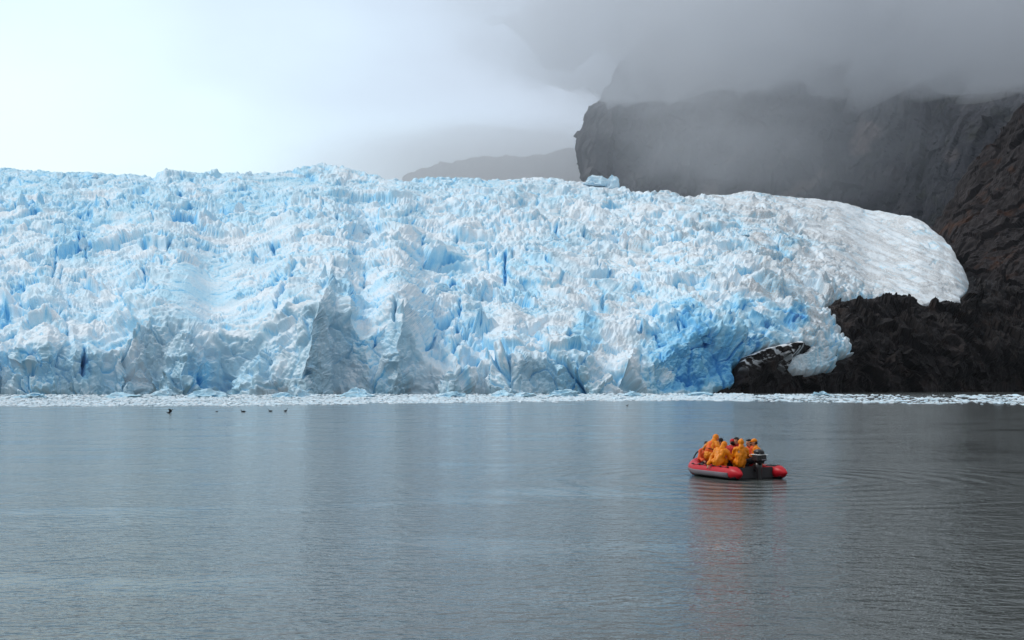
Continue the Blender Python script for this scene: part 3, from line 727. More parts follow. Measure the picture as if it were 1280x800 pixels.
# ------------------------------------------------------------------ small-shape kit for boat, people and birds
class Kit:
    def __init__(self): self.v, self.f, self.n = [], [], 0
    def add(self, v, f):
        self.v.append(np.asarray(v, np.float64)); self.f += [[i + self.n for i in q] for q in f]; self.n += len(v); return self
    def sweep(self, pts, rad, n=14, closed_ends=True, squash=1.0):
        """tube along pts with a radius for each point"""
        pts = [Vector(p_) for p_ in pts]; rings = []
        for i, p_ in enumerate(pts):
            t = (pts[min(i + 1, len(pts) - 1)] - pts[max(i - 1, 0)]).normalized()
            ref = Vector((0, 0, 1)) if abs(t.z) < 0.95 else Vector((0, 1, 0))
            s_ = t.cross(ref).normalized(); u = s_.cross(t).normalized()
            rings.append([p_ + (s_ * math.cos(2 * math.pi * k / n) + u * math.sin(2 * math.pi * k / n) * squash) * rad[i] for k in range(n)])
        v = [q for r_ in rings for q in r_]; m = len(pts); f = []
        for i in range(m - 1):
            for k in range(n):
                f.append([i * n + k, i * n + (k + 1) % n, (i + 1) * n + (k + 1) % n, (i + 1) * n + k])
        if closed_ends:
            f.append(list(range(n))[::-1]); f.append([(m - 1) * n + k for k in range(n)])
        return self.add([tuple(q) for q in v], f)
    def cap(self, a, b, ra, rb, n=12):
        """tapered capsule"""
        a, b = Vector(a), Vector(b); t = (b - a); L = t.length; t = t.normalized() if L > 1e-6 else Vector((0, 0, 1))
        pts, rad = [], []
        for k in (-0.999, -0.85, -0.5, 0): pts.append(a + t * ra * k); rad.append(ra * math.sqrt(max(0, 1 - k * k)) + 1e-4)
        for k in (0, 0.5, 0.85, 0.999): pts.append(b + t * rb * k); rad.append(rb * math.sqrt(max(0, 1 - k * k)) + 1e-4)
        return self.sweep(pts, rad, n)
    def ball(self, c, r, rot=None, n=14, m=9):
        v, f = [], []
        R = rot or Matrix.Identity(3); r = r if hasattr(r, '__len__') else (r, r, r)
        for i in range(m + 1):
            th = math.pi * (0.001 + 0.998 * i / m)
            for k in range(n):
                ph = 2 * math.pi * k / n
                v.append(Vector(c) + R @ Vector((r[0] * math.sin(th) * math.cos(ph), r[1] * math.sin(th) * math.sin(ph), r[2] * math.cos(th))))
        for i in range(m):
            for k in range(n): f.append([i * n + k, (i + 1) * n + k, (i + 1) * n + (k + 1) % n, i * n + (k + 1) % n])
        f.append(list(range(n))); f.append([m * n + k for k in range(n)][::-1])
        return self.add([tuple(q) for q in v], f)
    def box(self, c, s_, rot=None, bev=0.0):
        bm = bmesh.new(); bmesh.ops.create_cube(bm, size=1.0)
        for q in bm.verts: q.co = Vector((q.co.x * s_[0], q.co.y * s_[1], q.co.z * s_[2]))
        if bev: bmesh.ops.bevel(bm, geom=list(bm.edges), offset=bev, segments=2, affect='EDGES')
        R = rot or Matrix.Identity(3); bm.verts.index_update()
        v = [tuple(Vector(c) + R @ q.co) for q in bm.verts]; f = [[q.index for q in t.verts] for t in bm.faces]; bm.free()
        return self.add(v, f)
    def mesh(self, name, smooth=True):
        me = bpy.data.meshes.new(name); me.from_pydata(np.concatenate(self.v).tolist(), [], self.f)
        bm = bmesh.new(); bm.from_mesh(me); bmesh.ops.recalc_face_normals(bm, faces=bm.faces); bm.to_mesh(me); bm.free()
        if smooth: me.polygons.foreach_set('use_smooth', np.ones(len(me.polygons), bool))
        return me
    def fused(self, name, voxel, smooth_it=4, wrinkle=0.0, wsize=0.1, seed=1):
        """one continuous skin over everything added"""
        me = self.mesh(name); ob = bpy.data.objects.new(name, me); COL.objects.link(ob)
        r_ = ob.modifiers.new('r', 'REMESH'); r_.mode = 'VOXEL'; r_.voxel_size = voxel; r_.use_smooth_shade = True
        if smooth_it:
            k = ob.modifiers.new('s', 'SMOOTH'); k.iterations = smooth_it; k.factor = 0.5
        dg = bpy.context.evaluated_depsgraph_get(); out = bpy.data.meshes.new_from_object(ob.evaluated_get(dg))
        bpy.data.objects.remove(ob); bpy.data.meshes.remove(me); out.name = name
        if wrinkle:
            n = len(out.vertices); co = np.empty(n * 3, np.float32); no = np.empty(n * 3, np.float32)
            out.vertices.foreach_get('co', co); out.vertices.foreach_get('normal', no); co = co.reshape(-1, 3); no = no.reshape(-1, 3)
            co = co + no * (wrinkle * fbm(co / wsize * np.array([1, 1, 0.5]), seed, 3))[:, None]
            out.vertices.foreach_set('co', co.ravel()); out.update()
        out.polygons.foreach_set('use_smooth', np.ones(len(out.polygons), bool))
        return out

M_RED = plain('hypalon_red', (0.50, 0.008, 0.020), 0.42, 0.12, 3)
M_GREY = plain('hypalon_grey', (0.22, 0.20, 0.23), 0.6, 0.12, 3)
M_BLACK = plain('black_rubber', (0.012, 0.012, 0.014), 0.55, 0.3, 6)
M_FLOOR = plain('floor_board', (0.05, 0.05, 0.055), 0.7, 0.2, 4)
M_WHITE = plain('white_paint', (0.75, 0.75, 0.75), 0.5, 0.05, 5)
M_COWL = plain('engine_black', (0.010, 0.010, 0.012), 0.3, 0.2, 5, 0.5)
M_ROPE = plain('rope', (0.05, 0.045, 0.045), 0.8, 0.3, 30)
M_YEL = plain('raincoat_yellow', (0.78, 0.24, 0.004), 0.45, 0.15, 7)
M_ORA = plain('jacket_orange', (0.72, 0.10, 0.020), 0.6, 0.15, 7)
M_REDJ = plain('jacket_red', (0.50, 0.022, 0.020), 0.6, 0.15, 7)
M_SKIN = plain('skin', (0.50, 0.28, 0.19), 0.55, 0.08, 12)
M_HAIR = plain('dark_hair', (0.012, 0.009, 0.008), 0.5, 0.3, 60)
M_DARK = plain('dark_trousers', (0.015, 0.016, 0.022), 0.8, 0.25, 9)
M_BOOT = plain('rubber_boot', (0.012, 0.012, 0.012), 0.5, 0.2, 9)
M_EYE = plain('eye_dark', (0.02, 0.015, 0.012), 0.2, 0.1, 9, 0.5)
M_LIP = plain('lips', (0.30, 0.10, 0.08), 0.5, 0.1, 9)
M_VEST = plain('vest_orange', (0.80, 0.13, 0.015), 0.6, 0.1, 9)

# ------------------------------------------------------------------ inflatable boat: local +Y towards the bow, origin at the foot of the transom on the waterline
BOAT_X, BOAT_Y, BOAT_RZ = 8.28, 40.75, math.radians(23.5)
boat = empty('inflatable_boat', (BOAT_X, BOAT_Y, -0.05), BOAT_RZ)
tag(boat, 'red inflatable boat with grey side patch and black outboard motor carrying people on the fjord', 'boat')
HB, TR = 0.90, 0.23
def tube_path(s_):
    pts = [(s_ * HB, y_, 0.27) for y_ in (-0.52, -0.44, -0.30, -0.10, 0.0, 0.4, 0.8, 1.2, 1.5, 1.75, 2.0)]
    for k in range(1, 10):
        a = k / 9 * math.pi / 2
        pts.append((s_ * HB * math.cos(a), 2.0 + 1.2 * math.sin(a), 0.27 + 0.20 * (k / 9) ** 1.6))
    return pts
RADS = [0.02, 0.075, 0.16, 0.235, TR] + [TR] * 15
for s_ in (-1, 1):
    tb = link('side_tube', Kit().sweep(tube_path(s_), RADS, 22).mesh('side_tube'), M_RED, boat)
    pts = tube_path(s_)
    # grey chafe panel along the outer flank, rub strake, grab line, stern cone band
    pan = Kit(); n_a = 9; V_, F_ = [], []
    sub_ = pts[4:18]
    for i, p_ in enumerate(sub_):
        p_ = Vector(p_); t = (Vector(pts[min(4 + i + 1, 19)]) - Vector(pts[4 + i - 1])).normalized(); out_ = t.cross(Vector((0, 0, 1))).normalized()
        if out_.x * s_ < 0 and i < 10: out_ = -out_
        if i >= 10 and out_.dot(p_ - Vector((0, 1.5, p_.z))) < 0: out_ = -out_
        for k in range(n_a):
            a = math.radians(-33 + 40 * k / (n_a - 1)); V_.append(p_ + (out_ * math.cos(a) + Vector((0, 0, 1)) * math.sin(a)) * (TR + 0.006))
    for i in range(len(sub_) - 1):
        for k in range(n_a - 1): F_.append([i * n_a + k, i * n_a + k + 1, (i + 1) * n_a + k + 1, (i + 1) * n_a + k])
    under = Kit(); UV = []  # black strip painting in the tube's shaded underside and contact shadow
    for i, p_ in enumerate(pts[2:]):
        p_ = Vector(p_); t = (Vector(pts[min(2 + i + 1, 19)]) - Vector(pts[2 + i - 1])).normalized(); side_ = t.cross(Vector((0, 0, 1))).normalized() * -s_ * (1 if t.y > -0.5 else -1)
        if side_.x * s_ < 0 and i < 10: side_ = -side_
        for k in range(9):
            a = math.radians(-135 + 100 * k / 8); UV.append(p_ + (side_ * math.cos(a) + Vector((0, 0, 1)) * math.sin(a)) * (RADS[2 + i] + 0.008))
    under.add([tuple(q) for q in UV], [[i * 9 + k, i * 9 + k + 1, (i + 1) * 9 + k + 1, (i + 1) * 9 + k] for i in range(len(pts) - 3) for k in range(8)])
    ub = link('underside_shade', under.mesh('underside_shade'), M_BLACK, tb); us = ub.modifiers.new('s', 'SOLIDIFY'); us.thickness = 0.008; us.offset = 1
    pan.add([tuple(q) for q in V_], F_); me_ = pan.mesh('chafe_panel')
    ob_ = link('chafe_panel', me_, M_GREY, tb); sm = ob_.modifiers.new('s', 'SOLIDIFY'); sm.thickness = 0.008; sm.offset = 1
    st_ = [(p_[0] * (1 + 0.258 / HB) if i < 11 else p_[0], p_[1], p_[2] - 0.12) for i, p_ in enumerate(pts[3:11])]
    link('rub_strake', Kit().sweep(st_, [0.03] * len(st_), 8).mesh('rub_strake'), M_BLACK, tb)
    gl_ = []
    for i in range(5):
        for k in range(6):
            y_ = 0.15 + i * 0.44 + k * 0.44 / 6; gl_.append((s_ * (HB + 0.13), y_, 0.27 + 0.235 - 0.05 * math.sin(math.pi * k / 6)))
    link('grab_line', Kit().sweep(gl_, [0.011] * len(gl_), 6).mesh('grab_line'), M_ROPE, tb)
    for i in range(6):
        link('line_patch', Kit().ball((s_ * (HB + 0.13), 0.15 + i * 0.44, 0.485), (0.05, 0.05, 0.02)).mesh('line_patch'), M_BLACK, tb)
    link('valve', Kit().ball((s_ * (HB - 0.12), 1.45, 0.49), (0.035, 0.035, 0.02)).mesh('valve'), M_BLACK, tb)
    link('top_patch', Kit().sweep([(s_ * HB, -0.02, 0.305), (s_ * HB, 0.55, 0.305)], [0.203, 0.203], 18).mesh('top_patch') if s_ > 0 else Kit().sweep([(s_ * HB, 1.7, 0.305), (s_ * HB, 2.1, 0.305)], [0.203, 0.203], 18).mesh('top_patch'), M_BLACK, tb)
hull = Kit()
hv = []
for y_, w_, z_ in ((0.0, 0.80, -0.05), (1.1, 0.80, -0.08), (2.1, 0.66, -0.04), (2.7, 0.40, 0.08), (3.05, 0.12, 0.22)):
    hv += [(-w_, y_, 0.10 + max(0, z_)), (0, y_, z_ - 0.14), (w_, y_, 0.10 + max(0, z_))]
hull.add(hv, [[i * 3 + k, i * 3 + k + 1, i * 3 + k + 4, i * 3 + k + 3] for i in range(4) for k in range(2)] + [[0, 1, 2], [12, 13, 14]] + [[i * 3, i * 3 + 3, i * 3 + 5, i * 3 + 2] for i in range(4)])
link('hull', hull.mesh('hull', False), M_BLACK, boat)
link('floor_board', Kit().box((0, 1.2, 0.13), (1.3, 2.3, 0.03), bev=0.008).mesh('floor_board', False), M_FLOOR, boat)
link('transom', Kit().box((0, 0.03, 0.25), (1.40, 0.05, 0.40), bev=0.012).mesh('transom', False), M_FLOOR, boat)
for y_ in (0.75, 1.75):
    link('bench', Kit().box((0, y_, 0.42), (1.32, 0.26, 0.035), bev=0.012).mesh('bench', False), M_FLOOR, boat)
link('bow_handle', Kit().sweep([(-0.45 + 0.6 * k / 12, 3.22 + 0.10 * math.sin(math.pi * k / 12), 0.60 + 0.24 * math.sin(math.pi * k / 12)) for k in range(13)], [0.026] * 13, 10).mesh('bow_handle'), M_BLACK, boat)
link('bow_line', Kit().sweep([(0.05, 3.30, 0.55), (-0.1, 3.41, 0.42), (-0.22, 3.47, 0.30), (-0.26, 3.45, 0.12), (-0.2, 3.40, 0.02)], [0.014] * 5, 6).mesh('bow_line'), M_ROPE, boat)
eng = link('outboard_motor', Kit().sweep([(0, -0.20, -0.45), (0, -0.20, 0.10), (0, -0.18, 0.45), (0, -0.16, 0.62)], [0.07, 0.085, 0.11, 0.13], 14).mesh('outboard_motor'), M_COWL, boat)
cw = Kit().box((0, -0.20, 0.80), (0.36, 0.52, 0.40), bev=0.09)
link('cowling', cw.fused('cowling', 0.02, 3), M_COWL, eng)
link('cowling_top', Kit().ball((0, -0.17, 0.985), (0.165, 0.23, 0.10)).mesh('cowling_top'), M_COWL, eng)
link('stripe', Kit().box((0, -0.205, 0.90), (0.368, 0.50, 0.022), bev=0.006).mesh('stripe', False), M_WHITE, eng)
link('bracket', Kit().box((0, -0.03, 0.46), (0.22, 0.16, 0.22), bev=0.02).mesh('bracket', False), M_COWL, eng)
link('tiller', Kit().sweep([(0, -0.02, 0.74), (0.02, 0.25, 0.76), (0.04, 0.52, 0.80)], [0.03, 0.022, 0.026], 10).mesh('tiller'), M_COWL, eng)
link('badge', Kit().box((0, -0.462, 0.74), (0.16, 0.006, 0.035), bev=0.002).mesh('badge', False), M_GREY, eng)
link('propeller', Kit().ball((0, -0.30, -0.42), (0.04, 0.09, 0.04)).box((0, -0.32, -0.42), (0.26, 0.02, 0.06), Matrix.Rotation(0.5, 3, 'Y')).mesh('propeller'), M_COWL, eng)
link('cavitation_plate', Kit().box((0, -0.28, -0.16), (0.20, 0.34, 0.014), bev=0.004).mesh('cavitation_plate', False), M_COWL, eng)
tank = link('fuel_tank', Kit().box((0.36, 0.30, 0.26), (0.38, 0.26, 0.22), bev=0.04).mesh('fuel_tank'), M_ORA, boat)

# ------------------------------------------------------------------ people
def person(seat, yaw, label, coat, head='hair', pitch=8, roll=0, hands=None, legs=None, head_turn=0, head_pitch=0, vest=False, legmat=None, coat_long=True, seed=1):
    """seated figure; seat = where it sits in the boat (boat axes), yaw = facing from the bow direction, anticlockwise"""
    R0 = Matrix.Rotation(BOAT_RZ, 3, 'Z'); w0 = R0 @ Vector(seat) + Vector((BOAT_X, BOAT_Y, -0.05))
    root = empty('person', w0, BOAT_RZ + math.radians(yaw)); tag(root, label, 'person', 'people in the inflatable boat')
    Rl = Matrix.Rotation(math.radians(roll), 3, 'Y') @ Matrix.Rotation(math.radians(-pitch), 3, 'X')
    pv = Vector((0, 0, 0.10)); up = lambda x, y, z: pv + Rl @ Vector((x, y, z - 0.10))
    Rh = Rl @ Matrix.Rotation(math.radians(head_turn), 3, 'Z') @ Matrix.Rotation(math.radians(-head_pitch), 3, 'X')
    hc = up(0, 0.045, 0.735); hd = lambda x, y, z: hc + Rh @ Vector((x, y, z))
    hands = hands or {-1: (-0.12, 0.40, 0.19), 1: (0.12, 0.40, 0.19)}
    legs = legs or {s_: ((s_ * 0.13, 0.42, 0.09), (s_ * 0.14, 0.44, -0.30)) for s_ in (-1, 1)}
    k = Kit()
    k.cap(pv, up(0, 0.0, 0.28), 0.135, 0.125).cap(up(-.04, 0, 0.30), up(-.06, 0, 0.46), 0.13, 0.12).cap(up(.04, 0, 0.30), up(.06, 0, 0.46), 0.13, 0.12).cap(up(-0.15, 0, 0.52), up(0.15, 0, 0.52), 0.075, 0.075)
    k.cap(up(0, 0.0, 0.54), up(0, 0.035, 0.66), 0.062, 0.055)
    k.ball(hd(0, 0.0, 0.03), (0.078, 0.098, 0.10), Rh).ball(hd(0, 0.022, -0.045), (0.058, 0.07, 0.075), Rh)          # skull and jaw
    k.cap(hd(0, 0.092, 0.015), hd(0, 0.112, -0.02), 0.011, 0.016)                                                      # nose
    for s_ in (-1, 1):
        k.ball(hd(s_ * 0.08, -0.005, 0.0), (0.012, 0.026, 0.034), Rh); k.cap(hd(s_ * 0.015, 0.088, 0.036), hd(s_ * 0.05, 0.076, 0.036), 0.012, 0.010)
        sh = up(s_ * 0.185, 0.0, 0.515); ha = Vector(hands[s_]); mid = (sh + ha) / 2; L = (ha - sh).length
        bend = math.sqrt(max(0.0, 0.285 ** 2 - (min(L, 0.56) / 2) ** 2)); eldir = (Vector((s_ * 0.75, -0.35, -0.6))).normalized()
        ax = (ha - sh).normalized(); eldir = (eldir - ax * eldir.dot(ax)).normalized(); el = mid + eldir * bend
        k.cap(sh, el, 0.056, 0.043).cap(el, ha, 0.042, 0.029)
        fd = (ha - el).normalized(); sd_ = fd.cross(Vector((0, 0, 1))); sd_ = sd_.normalized() if sd_.length > 0.1 else Vector((1, 0, 0)); dn = sd_.cross(fd).normalized()
        dn = -dn if dn.z > 0 else dn
        pc = ha + fd * 0.05; Rp = Matrix((sd_, fd, dn)).transposed(); k.ball(pc, (0.042, 0.052, 0.017), Rp)
        for j, (off, ln) in enumerate(((-0.031, 0.062), (-0.010, 0.074), (0.011, 0.070), (0.031, 0.055))):
            b0 = pc + sd_ * off + fd * 0.038; b1 = b0 + (fd * 0.85 + dn * 0.5).normalized() * ln * 0.55; b2 = b1 + (fd * 0.35 + dn * 0.95).normalized() * ln * 0.5
            k.cap(b0, b1, 0.0095, 0.009, 8).cap(b1, b2, 0.009, 0.008, 8)
        ts = -s_ * (1 if sd_.x > 0 else -1); t0 = pc + sd_ * ts * 0.034 - fd * 0.02; t1 = t0 + (sd_ * ts * 0.7 + fd * 0.7).normalized() * 0.04; t2 = t1 + (fd * 0.9 + dn * 0.5).normalized() * 0.03
        k.cap(t0, t1, 0.012, 0.0105, 8).cap(t1, t2, 0.0105, 0.009, 8)
        hands[s_] = (sh, el, ha)
        kn, ft = Vector(legs[s_][0]), Vector(legs[s_][1]); hp = Vector((s_ * 0.09, 0, 0.09))
        k.cap(hp, kn, 0.085, 0.06).cap(kn, ft, 0.056, 0.04)
        td = Vector((kn.x - hp.x, kn.y - hp.y, 0)); td = td.normalized() if td.length > 0.05 else Vector((0, 1, 0)); k.cap(ft + Vector((0, 0, -0.03)), ft + td * 0.15 + Vector((0, 0, -0.05)), 0.04, 0.034)
        legs[s_] = (hp, kn, ft, td)
    link('body', k.fused('body', 0.0105, 3), M_SKIN, root)
    for s_ in (-1, 1): link('eye', Kit().ball(hd(s_ * 0.032, 0.083, 0.012), (0.012, 0.009, 0.008), Rh, 8, 6).mesh('eye'), M_EYE, root)
    link('mouth', Kit().ball(hd(0, 0.086, -0.058), (0.024, 0.010, 0.007), Rh, 10, 6).mesh('mouth'), M_LIP, root)
    # trousers, boots
    t = Kit().cap(pv, up(0, 0, 0.2), 0.155, 0.15)
    for s_ in (-1, 1): hp, kn, ft, td = legs[s_]; t.cap(hp, kn, 0.105, 0.085).cap(kn, ft * 0.8 + kn * 0.2, 0.082, 0.068)
    link('trousers', t.fused('trousers', 0.018, 3, 0.012, 0.12, seed), legmat or M_DARK, root)
    for s_ in (-1, 1):
        hp, kn, ft, td = legs[s_]
        link('boot', Kit().cap(ft * 0.7 + kn * 0.3, ft, 0.062, 0.055).cap(ft + Vector((0, 0, -0.035)), ft + td * 0.17 + Vector((0, 0, -0.055)), 0.052, 0.045).fused('boot', 0.016, 2), M_BOOT, root)
    # coat
    c = Kit(); c.cap(up(0, 0, 0.08), up(0, 0, 0.30), 0.185, 0.165).cap(up(-.05, 0, 0.30), up(-.06, 0, 0.47), 0.155, 0.14).cap(up(.05, 0, 0.30), up(.06, 0, 0.47), 0.155, 0.14).cap(up(-0.16, 0, 0.52), up(0.16, 0, 0.52), 0.096, 0.096)
    c.cap(up(0, 0, 0.55), up(0, 0.01, 0.61), 0.095, 0.080)
    for s_ in (-1, 1):
        sh, el, ha = hands[s_]; c.cap(sh, el, 0.085, 0.075).cap(el, ha * 0.93 + el * 0.07, 0.074, 0.062)
        hp, kn, ft, td = legs[s_]
        if coat_long: c.cap(hp + Vector((0, 0, 0.01)), hp * 0.25 + kn * 0.75 + Vector((0, 0, 0.015)), 0.125, 0.115).cap(hp * 0.4 + kn * 0.6, hp * 0.4 + kn * 0.6 + Vector((0, 0, -0.20)), 0.11, 0.09)
    jk = link('raincoat' if coat_long else 'jacket', c.fused('coat', 0.018, 3, 0.034, 0.12, seed), coat, root)
    link('zip', Kit().cap(up(0, 0.168, 0.14), up(0, 0.150, 0.54), 0.010, 0.008, 6).mesh('zip'), M_BLACK, jk)
    if head == 'hood':
        h = Kit().ball(hd(0, -0.030, 0.035), (0.106, 0.114, 0.122), Rh).cap(hd(0, -0.04, -0.05), up(0, -0.03, 0.58), 0.082, 0.10)
        link('hood', h.fused('hood', 0.015, 3, 0.014, 0.09, seed + 3), coat, root)
    elif head == 'cap':
        h = Kit().ball(hd(0, -0.01, 0.065), (0.094, 0.112, 0.085), Rh)
        hat = link('cap', h.fused('cap', 0.013, 3), coat, root)
        link('peak', Kit().ball(hd(0, 0.115, 0.065), (0.07, 0.07, 0.010), Rh).mesh('peak'), coat, hat)
        link('hair', Kit().ball(hd(0, -0.04, 0.0), (0.088, 0.085, 0.09), Rh).fused('hair', 0.013, 2, 0.01, 0.03, seed), M_HAIR, root)
    else:
        h = Kit().ball(hd(0, -0.028, 0.045), (0.092, 0.102, 0.105), Rh).ball(hd(0, -0.06, -0.03), (0.078, 0.06, 0.09), Rh).ball(hd(0, 0.03, 0.10), (0.07, 0.06, 0.04), Rh)
        link('hair', h.fused('hair', 0.012, 2, 0.012, 0.03, seed), M_HAIR, root)
    if vest:
        vk = Kit().cap(up(-0.07, 0.03, 0.22), up(-0.08, 0.03, 0.47), 0.165, 0.135).cap(up(0.07, 0.03, 0.22), up(0.08, 0.03, 0.47), 0.165, 0.135).cap(up(0, -0.05, 0.24), up(0, -0.05, 0.46), 0.16, 0.13)
        lv = link('life_vest', vk.fused('life_vest', 0.018, 3, 0.012, 0.1, seed + 9), M_VEST, root)
        link('belt', Kit().sweep([up(0.245 * math.cos(a), 0.01 + 0.205 * math.sin(a), 0.25) for a in np.linspace(0, 6.283, 17)], [0.014] * 17, 6).mesh('belt'), M_BLACK, lv)
    return root

TUBE = 0.53
person((0.62, 0.72, TUBE), 55, 'person in yellow cap and coat steering beside the outboard motor', M_YEL, 'cap', 10, 0, {-1: (-0.26, 0.24, 0.30), 1: (0.15, 0.38, 0.20)}, head_turn=10, seed=11, coat_long=False)
person((0.86, 1.50, TUBE - 0.06), 90, 'dark haired person in orange jacket seated between the one steering and a yellow hood', M_ORA, 'hair', 6, seed=12, coat_long=False)
person((-0.28, 0.52, TUBE), -25, 'person in long yellow hooded raincoat seated with back to the motor end', M_YEL, 'hood', 4, 4, seed=13)
person((0.38, 1.62, TUBE + 0.02), 120, 'dark haired person in dark red jacket half hidden behind a yellow hood', M_REDJ, 'hair', 8, seed=14, coat_long=False)
person((0.02, 1.62, TUBE - 0.03), -75, 'person in bright red jacket and red cap in the middle of the boat', M_REDJ, 'cap', 10, 0, seed=15, head_turn=60)
person((0.48, 2.62, TUBE - 0.05), 60, 'dark haired person in red jacket behind the red cap', M_REDJ, 'hair', 10, 0, seed=16, coat_long=False)
person((-0.88, 0.98, TUBE), -62, 'person in yellow hooded raincoat bent over the near tube with an arm hanging outside', M_YEL, 'hood', 30, 6, {-1: (-0.30, -0.12, -0.02), 1: (0.16, 0.46, 0.26)}, seed=17, head_turn=-10)
person((-0.74, 1.74, TUBE + 0.20), -80, 'tall person in yellow hooded raincoat and orange life vest leaning inward', M_YEL, 'hood', 27, 0, {-1: (-0.2, 0.34, 0.26), 1: (0.2, 0.40, 0.2)}, {s_: ((s_ * 0.13, 0.36, 0.0), (s_ * 0.14, 0.26, -0.44)) for s_ in (-1, 1)}, vest=True, seed=18, head_turn=-15)
person((-0.16, 2.82, 0.36), 150, 'dark haired person in orange jacket seated low in the bow', M_ORA, 'hair', 6, seed=19, coat_long=False)

# ------------------------------------------------------------------ seabirds on the water
M_BIRD = plain('bird_dark', (0.012, 0.012, 0.014), 0.7, 0.3, 12)
M_BILL = plain('bird_bill', (0.10, 0.07, 0.03), 0.5, 0.2, 12)
M_PALE = plain('bird_breast', (0.30, 0.30, 0.30), 0.7, 0.2, 12)
def seabird(px, py, yaw, label, pose, sc=1.0):
    X_, Y_ = water_xy(px, py); r = empty('seabird', (X_, Y_, 0), yaw); r.scale = (sc, sc, sc); tag(r, label, 'seabird', 'dark seabirds on the grey water')
    up_ = 0.16 if pose != 'low' else 0.0
    k = Kit().ball((0, 0, 0.07 + up_ * 0.3), (0.28, 0.13, 0.12), Matrix.Rotation(-0.5 if pose == 'wings' else -0.08, 3, 'Y')).cap((0.20, 0, 0.10 + up_ * 0.4), (0.28, 0, 0.28 + up_), 0.06, 0.038).cap((0.28, 0, 0.28 + up_), (0.33, 0, 0.31 + up_), 0.05, 0.042)
    k.cap((-0.22, 0, 0.08), (-0.40, 0, 0.12), 0.06, 0.02)
    link('body', k.fused('body', 0.018, 3), M_BIRD, r)
    link('bill', Kit().cap((0.36, 0, 0.305 + up_), (0.47, 0, 0.285 + up_), 0.018, 0.006, 8).mesh('bill'), M_BILL, r)
    for s_ in (-1, 1):
        if pose == 'wings':
            w = Kit().sweep([(0.06, s_ * 0.10, 0.22), (0.04, s_ * 0.32, 0.42), (-0.04, s_ * 0.50, 0.52), (-0.16, s_ * 0.66, 0.50)], [0.10, 0.13, 0.11, 0.02], 10, squash=0.16)
        else:
            w = Kit().ball((-0.06, s_ * 0.10, 0.11), (0.24, 0.04, 0.08), Matrix.Rotation(0.06, 3, 'Y'))
        link('wing', w.mesh('wing'), M_BIRD, r)
seabird(212, 516.5, 0.4, 'dark seabird with its wings spread on the open water', 'wings', 1.0)
seabird(271, 514.8, 0.2, 'tiny dark seabird swimming beside the one with spread wings', 'low', 0.5)
seabird(304, 515.2, 3.0, 'dark seabird floating low with folded wings, apart from the close pair', 'low', 0.95)
seabird(338, 514.5, 2.8, 'dark seabird floating low with folded wings beside an upright one', 'low', 0.9)
seabird(357, 514.5, 0.8, 'dark seabird sitting upright with its neck raised', 'up', 0.85)
seabird(784, 507.5, 0.5, 'lone tiny dark seabird before the centre of the brash ice', 'up', 0.7)
# ------------------------------------------------------------------ air: thin even haze, low cloud round the mountain tops, mist bank over the icefield
def volume_mat(name, density, color, aniso=0.0):
    m = bpy.data.materials.new(name); m.use_nodes = True; nt = m.node_tree; nt.nodes.clear()
    o = nt.nodes.new('ShaderNodeOutputMaterial'); v = nt.nodes.new('ShaderNodeVolumePrincipled')
    v.inputs['Density'].default_value = density; v.inputs['Color'].default_value = (*color, 1); v.inputs['Anisotropy'].default_value = aniso
    nt.links.new(v.outputs[0], o.inputs['Volume'])
    m.cycles.homogeneous_volume = True
    return m

def closed_slab(name, xs, ys, zb, zt, mat):
    ny, nx = len(ys), len(xs); gx, gy = np.meshgrid(xs, ys)
    low = np.stack([gx.ravel(), gy.ravel(), zb.ravel()], 1); up = np.stack([gx.ravel(), gy.ravel(), zt.ravel()], 1)
    F = grid_faces(ny, nx); n = ny * nx
    loop = list(range(nx)) + [r * nx + nx - 1 for r in range(1, ny)] + [(ny - 1) * nx + c for c in range(nx - 2, -1, -1)] + [r * nx for r in range(ny - 2, 0, -1)]
    side = [(a, b, b + n, a + n) for a, b in zip(loop, loop[1:] + loop[:1])]
    faces = np.concatenate([F[:, ::-1], F + n, np.array(side)[:, ::1]], 0)
    o = link(name, np_mesh(name, np.concatenate([low, up]), faces, smooth=True), mat)
    return o

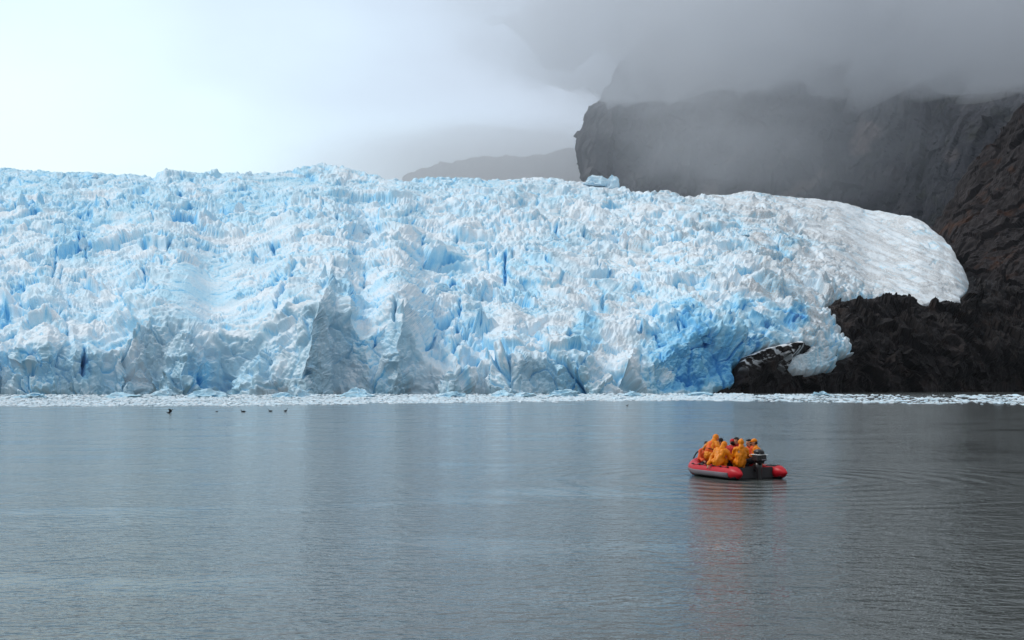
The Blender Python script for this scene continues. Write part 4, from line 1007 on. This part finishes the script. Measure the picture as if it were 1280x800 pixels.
hz = closed_slab('haze', np.array([-5200.0, 5200.0]), np.array([-400.0, 7200.0]), np.full((2, 2), -1.0), np.full((2, 2), 1500.0), volume_mat('haze_air', 1.3e-5, (0.82, 0.90, 1.0)))
tag(hz, kind='stuff')
def cloud_lens(name, px, py, rx, ry, d, depth, mat, seed, lump=0.35, n=48, power=2.4):
    """cloud body, deepest in its middle and thinning out to nothing at its lumpy rim; centre and radii given as seen from the shore, at distance d"""
    u = np.linspace(-1, 1, n); gu, gw = np.meshgrid(u, u)
    gu, gw = gu * np.sqrt(1 - gw ** 2 / 2), gw * np.sqrt(1 - gu ** 2 / 2)                       # square onto disc
    rr = np.sqrt(gu ** 2 + gw ** 2)
    q = np.stack([gu.ravel() * rx / 90.0, gw.ravel() * ry / 60.0, np.full(gu.size, seed * 1.7)], 1)
    th = depth * np.clip(1 - rr ** 2, 0, 1) ** power * (1 + lump * fbm(q, seed, 3).reshape(gu.shape)) + 3.0
    m = d / FPX; X = ((px - 640) + gu * rx) * m; Z = CAM_H + ((YH - py) + gw * ry) * m
    fr = np.stack([X.ravel(), (d - th / 2).ravel(), Z.ravel()], 1); bk = np.stack([X.ravel(), (d + th / 2).ravel(), Z.ravel()], 1)
    F = grid_faces(n, n); F = np.concatenate([F[:, [0, 1, 2]], F[:, [0, 2, 3]]]); k = n * n
    loop = list(range(n)) + [r * n + n - 1 for r in range(1, n)] + [(n - 1) * n + c for c in range(n - 2, -1, -1)] + [r * n for r in range(n - 2, 0, -1)]
    side = np.array([t for a, b_ in zip(loop, loop[1:] + loop[:1]) for t in ((a + k, b_ + k, b_), (a + k, b_, a))])
    return tag(link(name, np_mesh(name, np.concatenate([fr, bk]), np.concatenate([F, F[:, ::-1] + k, side]), smooth=True), mat), kind='stuff')

MIST = volume_mat('cloud_mist', 0.0038, (0.93, 0.96, 1.0), 0.6)
cloud_lens('low_cloud', 1280, -80, 760, 260, 1750, 1100, MIST, 901, 0.9, power=3.0)
cloud_lens('low_cloud', 825, 10, 340, 160, 2600, 1300, MIST, 907, 0.9, power=3.2)
cloud_lens('low_cloud', 1040, 40, 330, 105, 2100, 700, MIST, 911, 0.9, power=2.8)
cloud_lens('low_cloud', 930, 175, 350, 150, 2000, 230, MIST, 919, 0.5)
cloud_lens('mist', 630, 222, 360, 95, 4100, 950, volume_mat('icefield_mist', 0.0026, (0.97, 0.985, 1.0), 0.75), 917, 0.2, power=2.8)
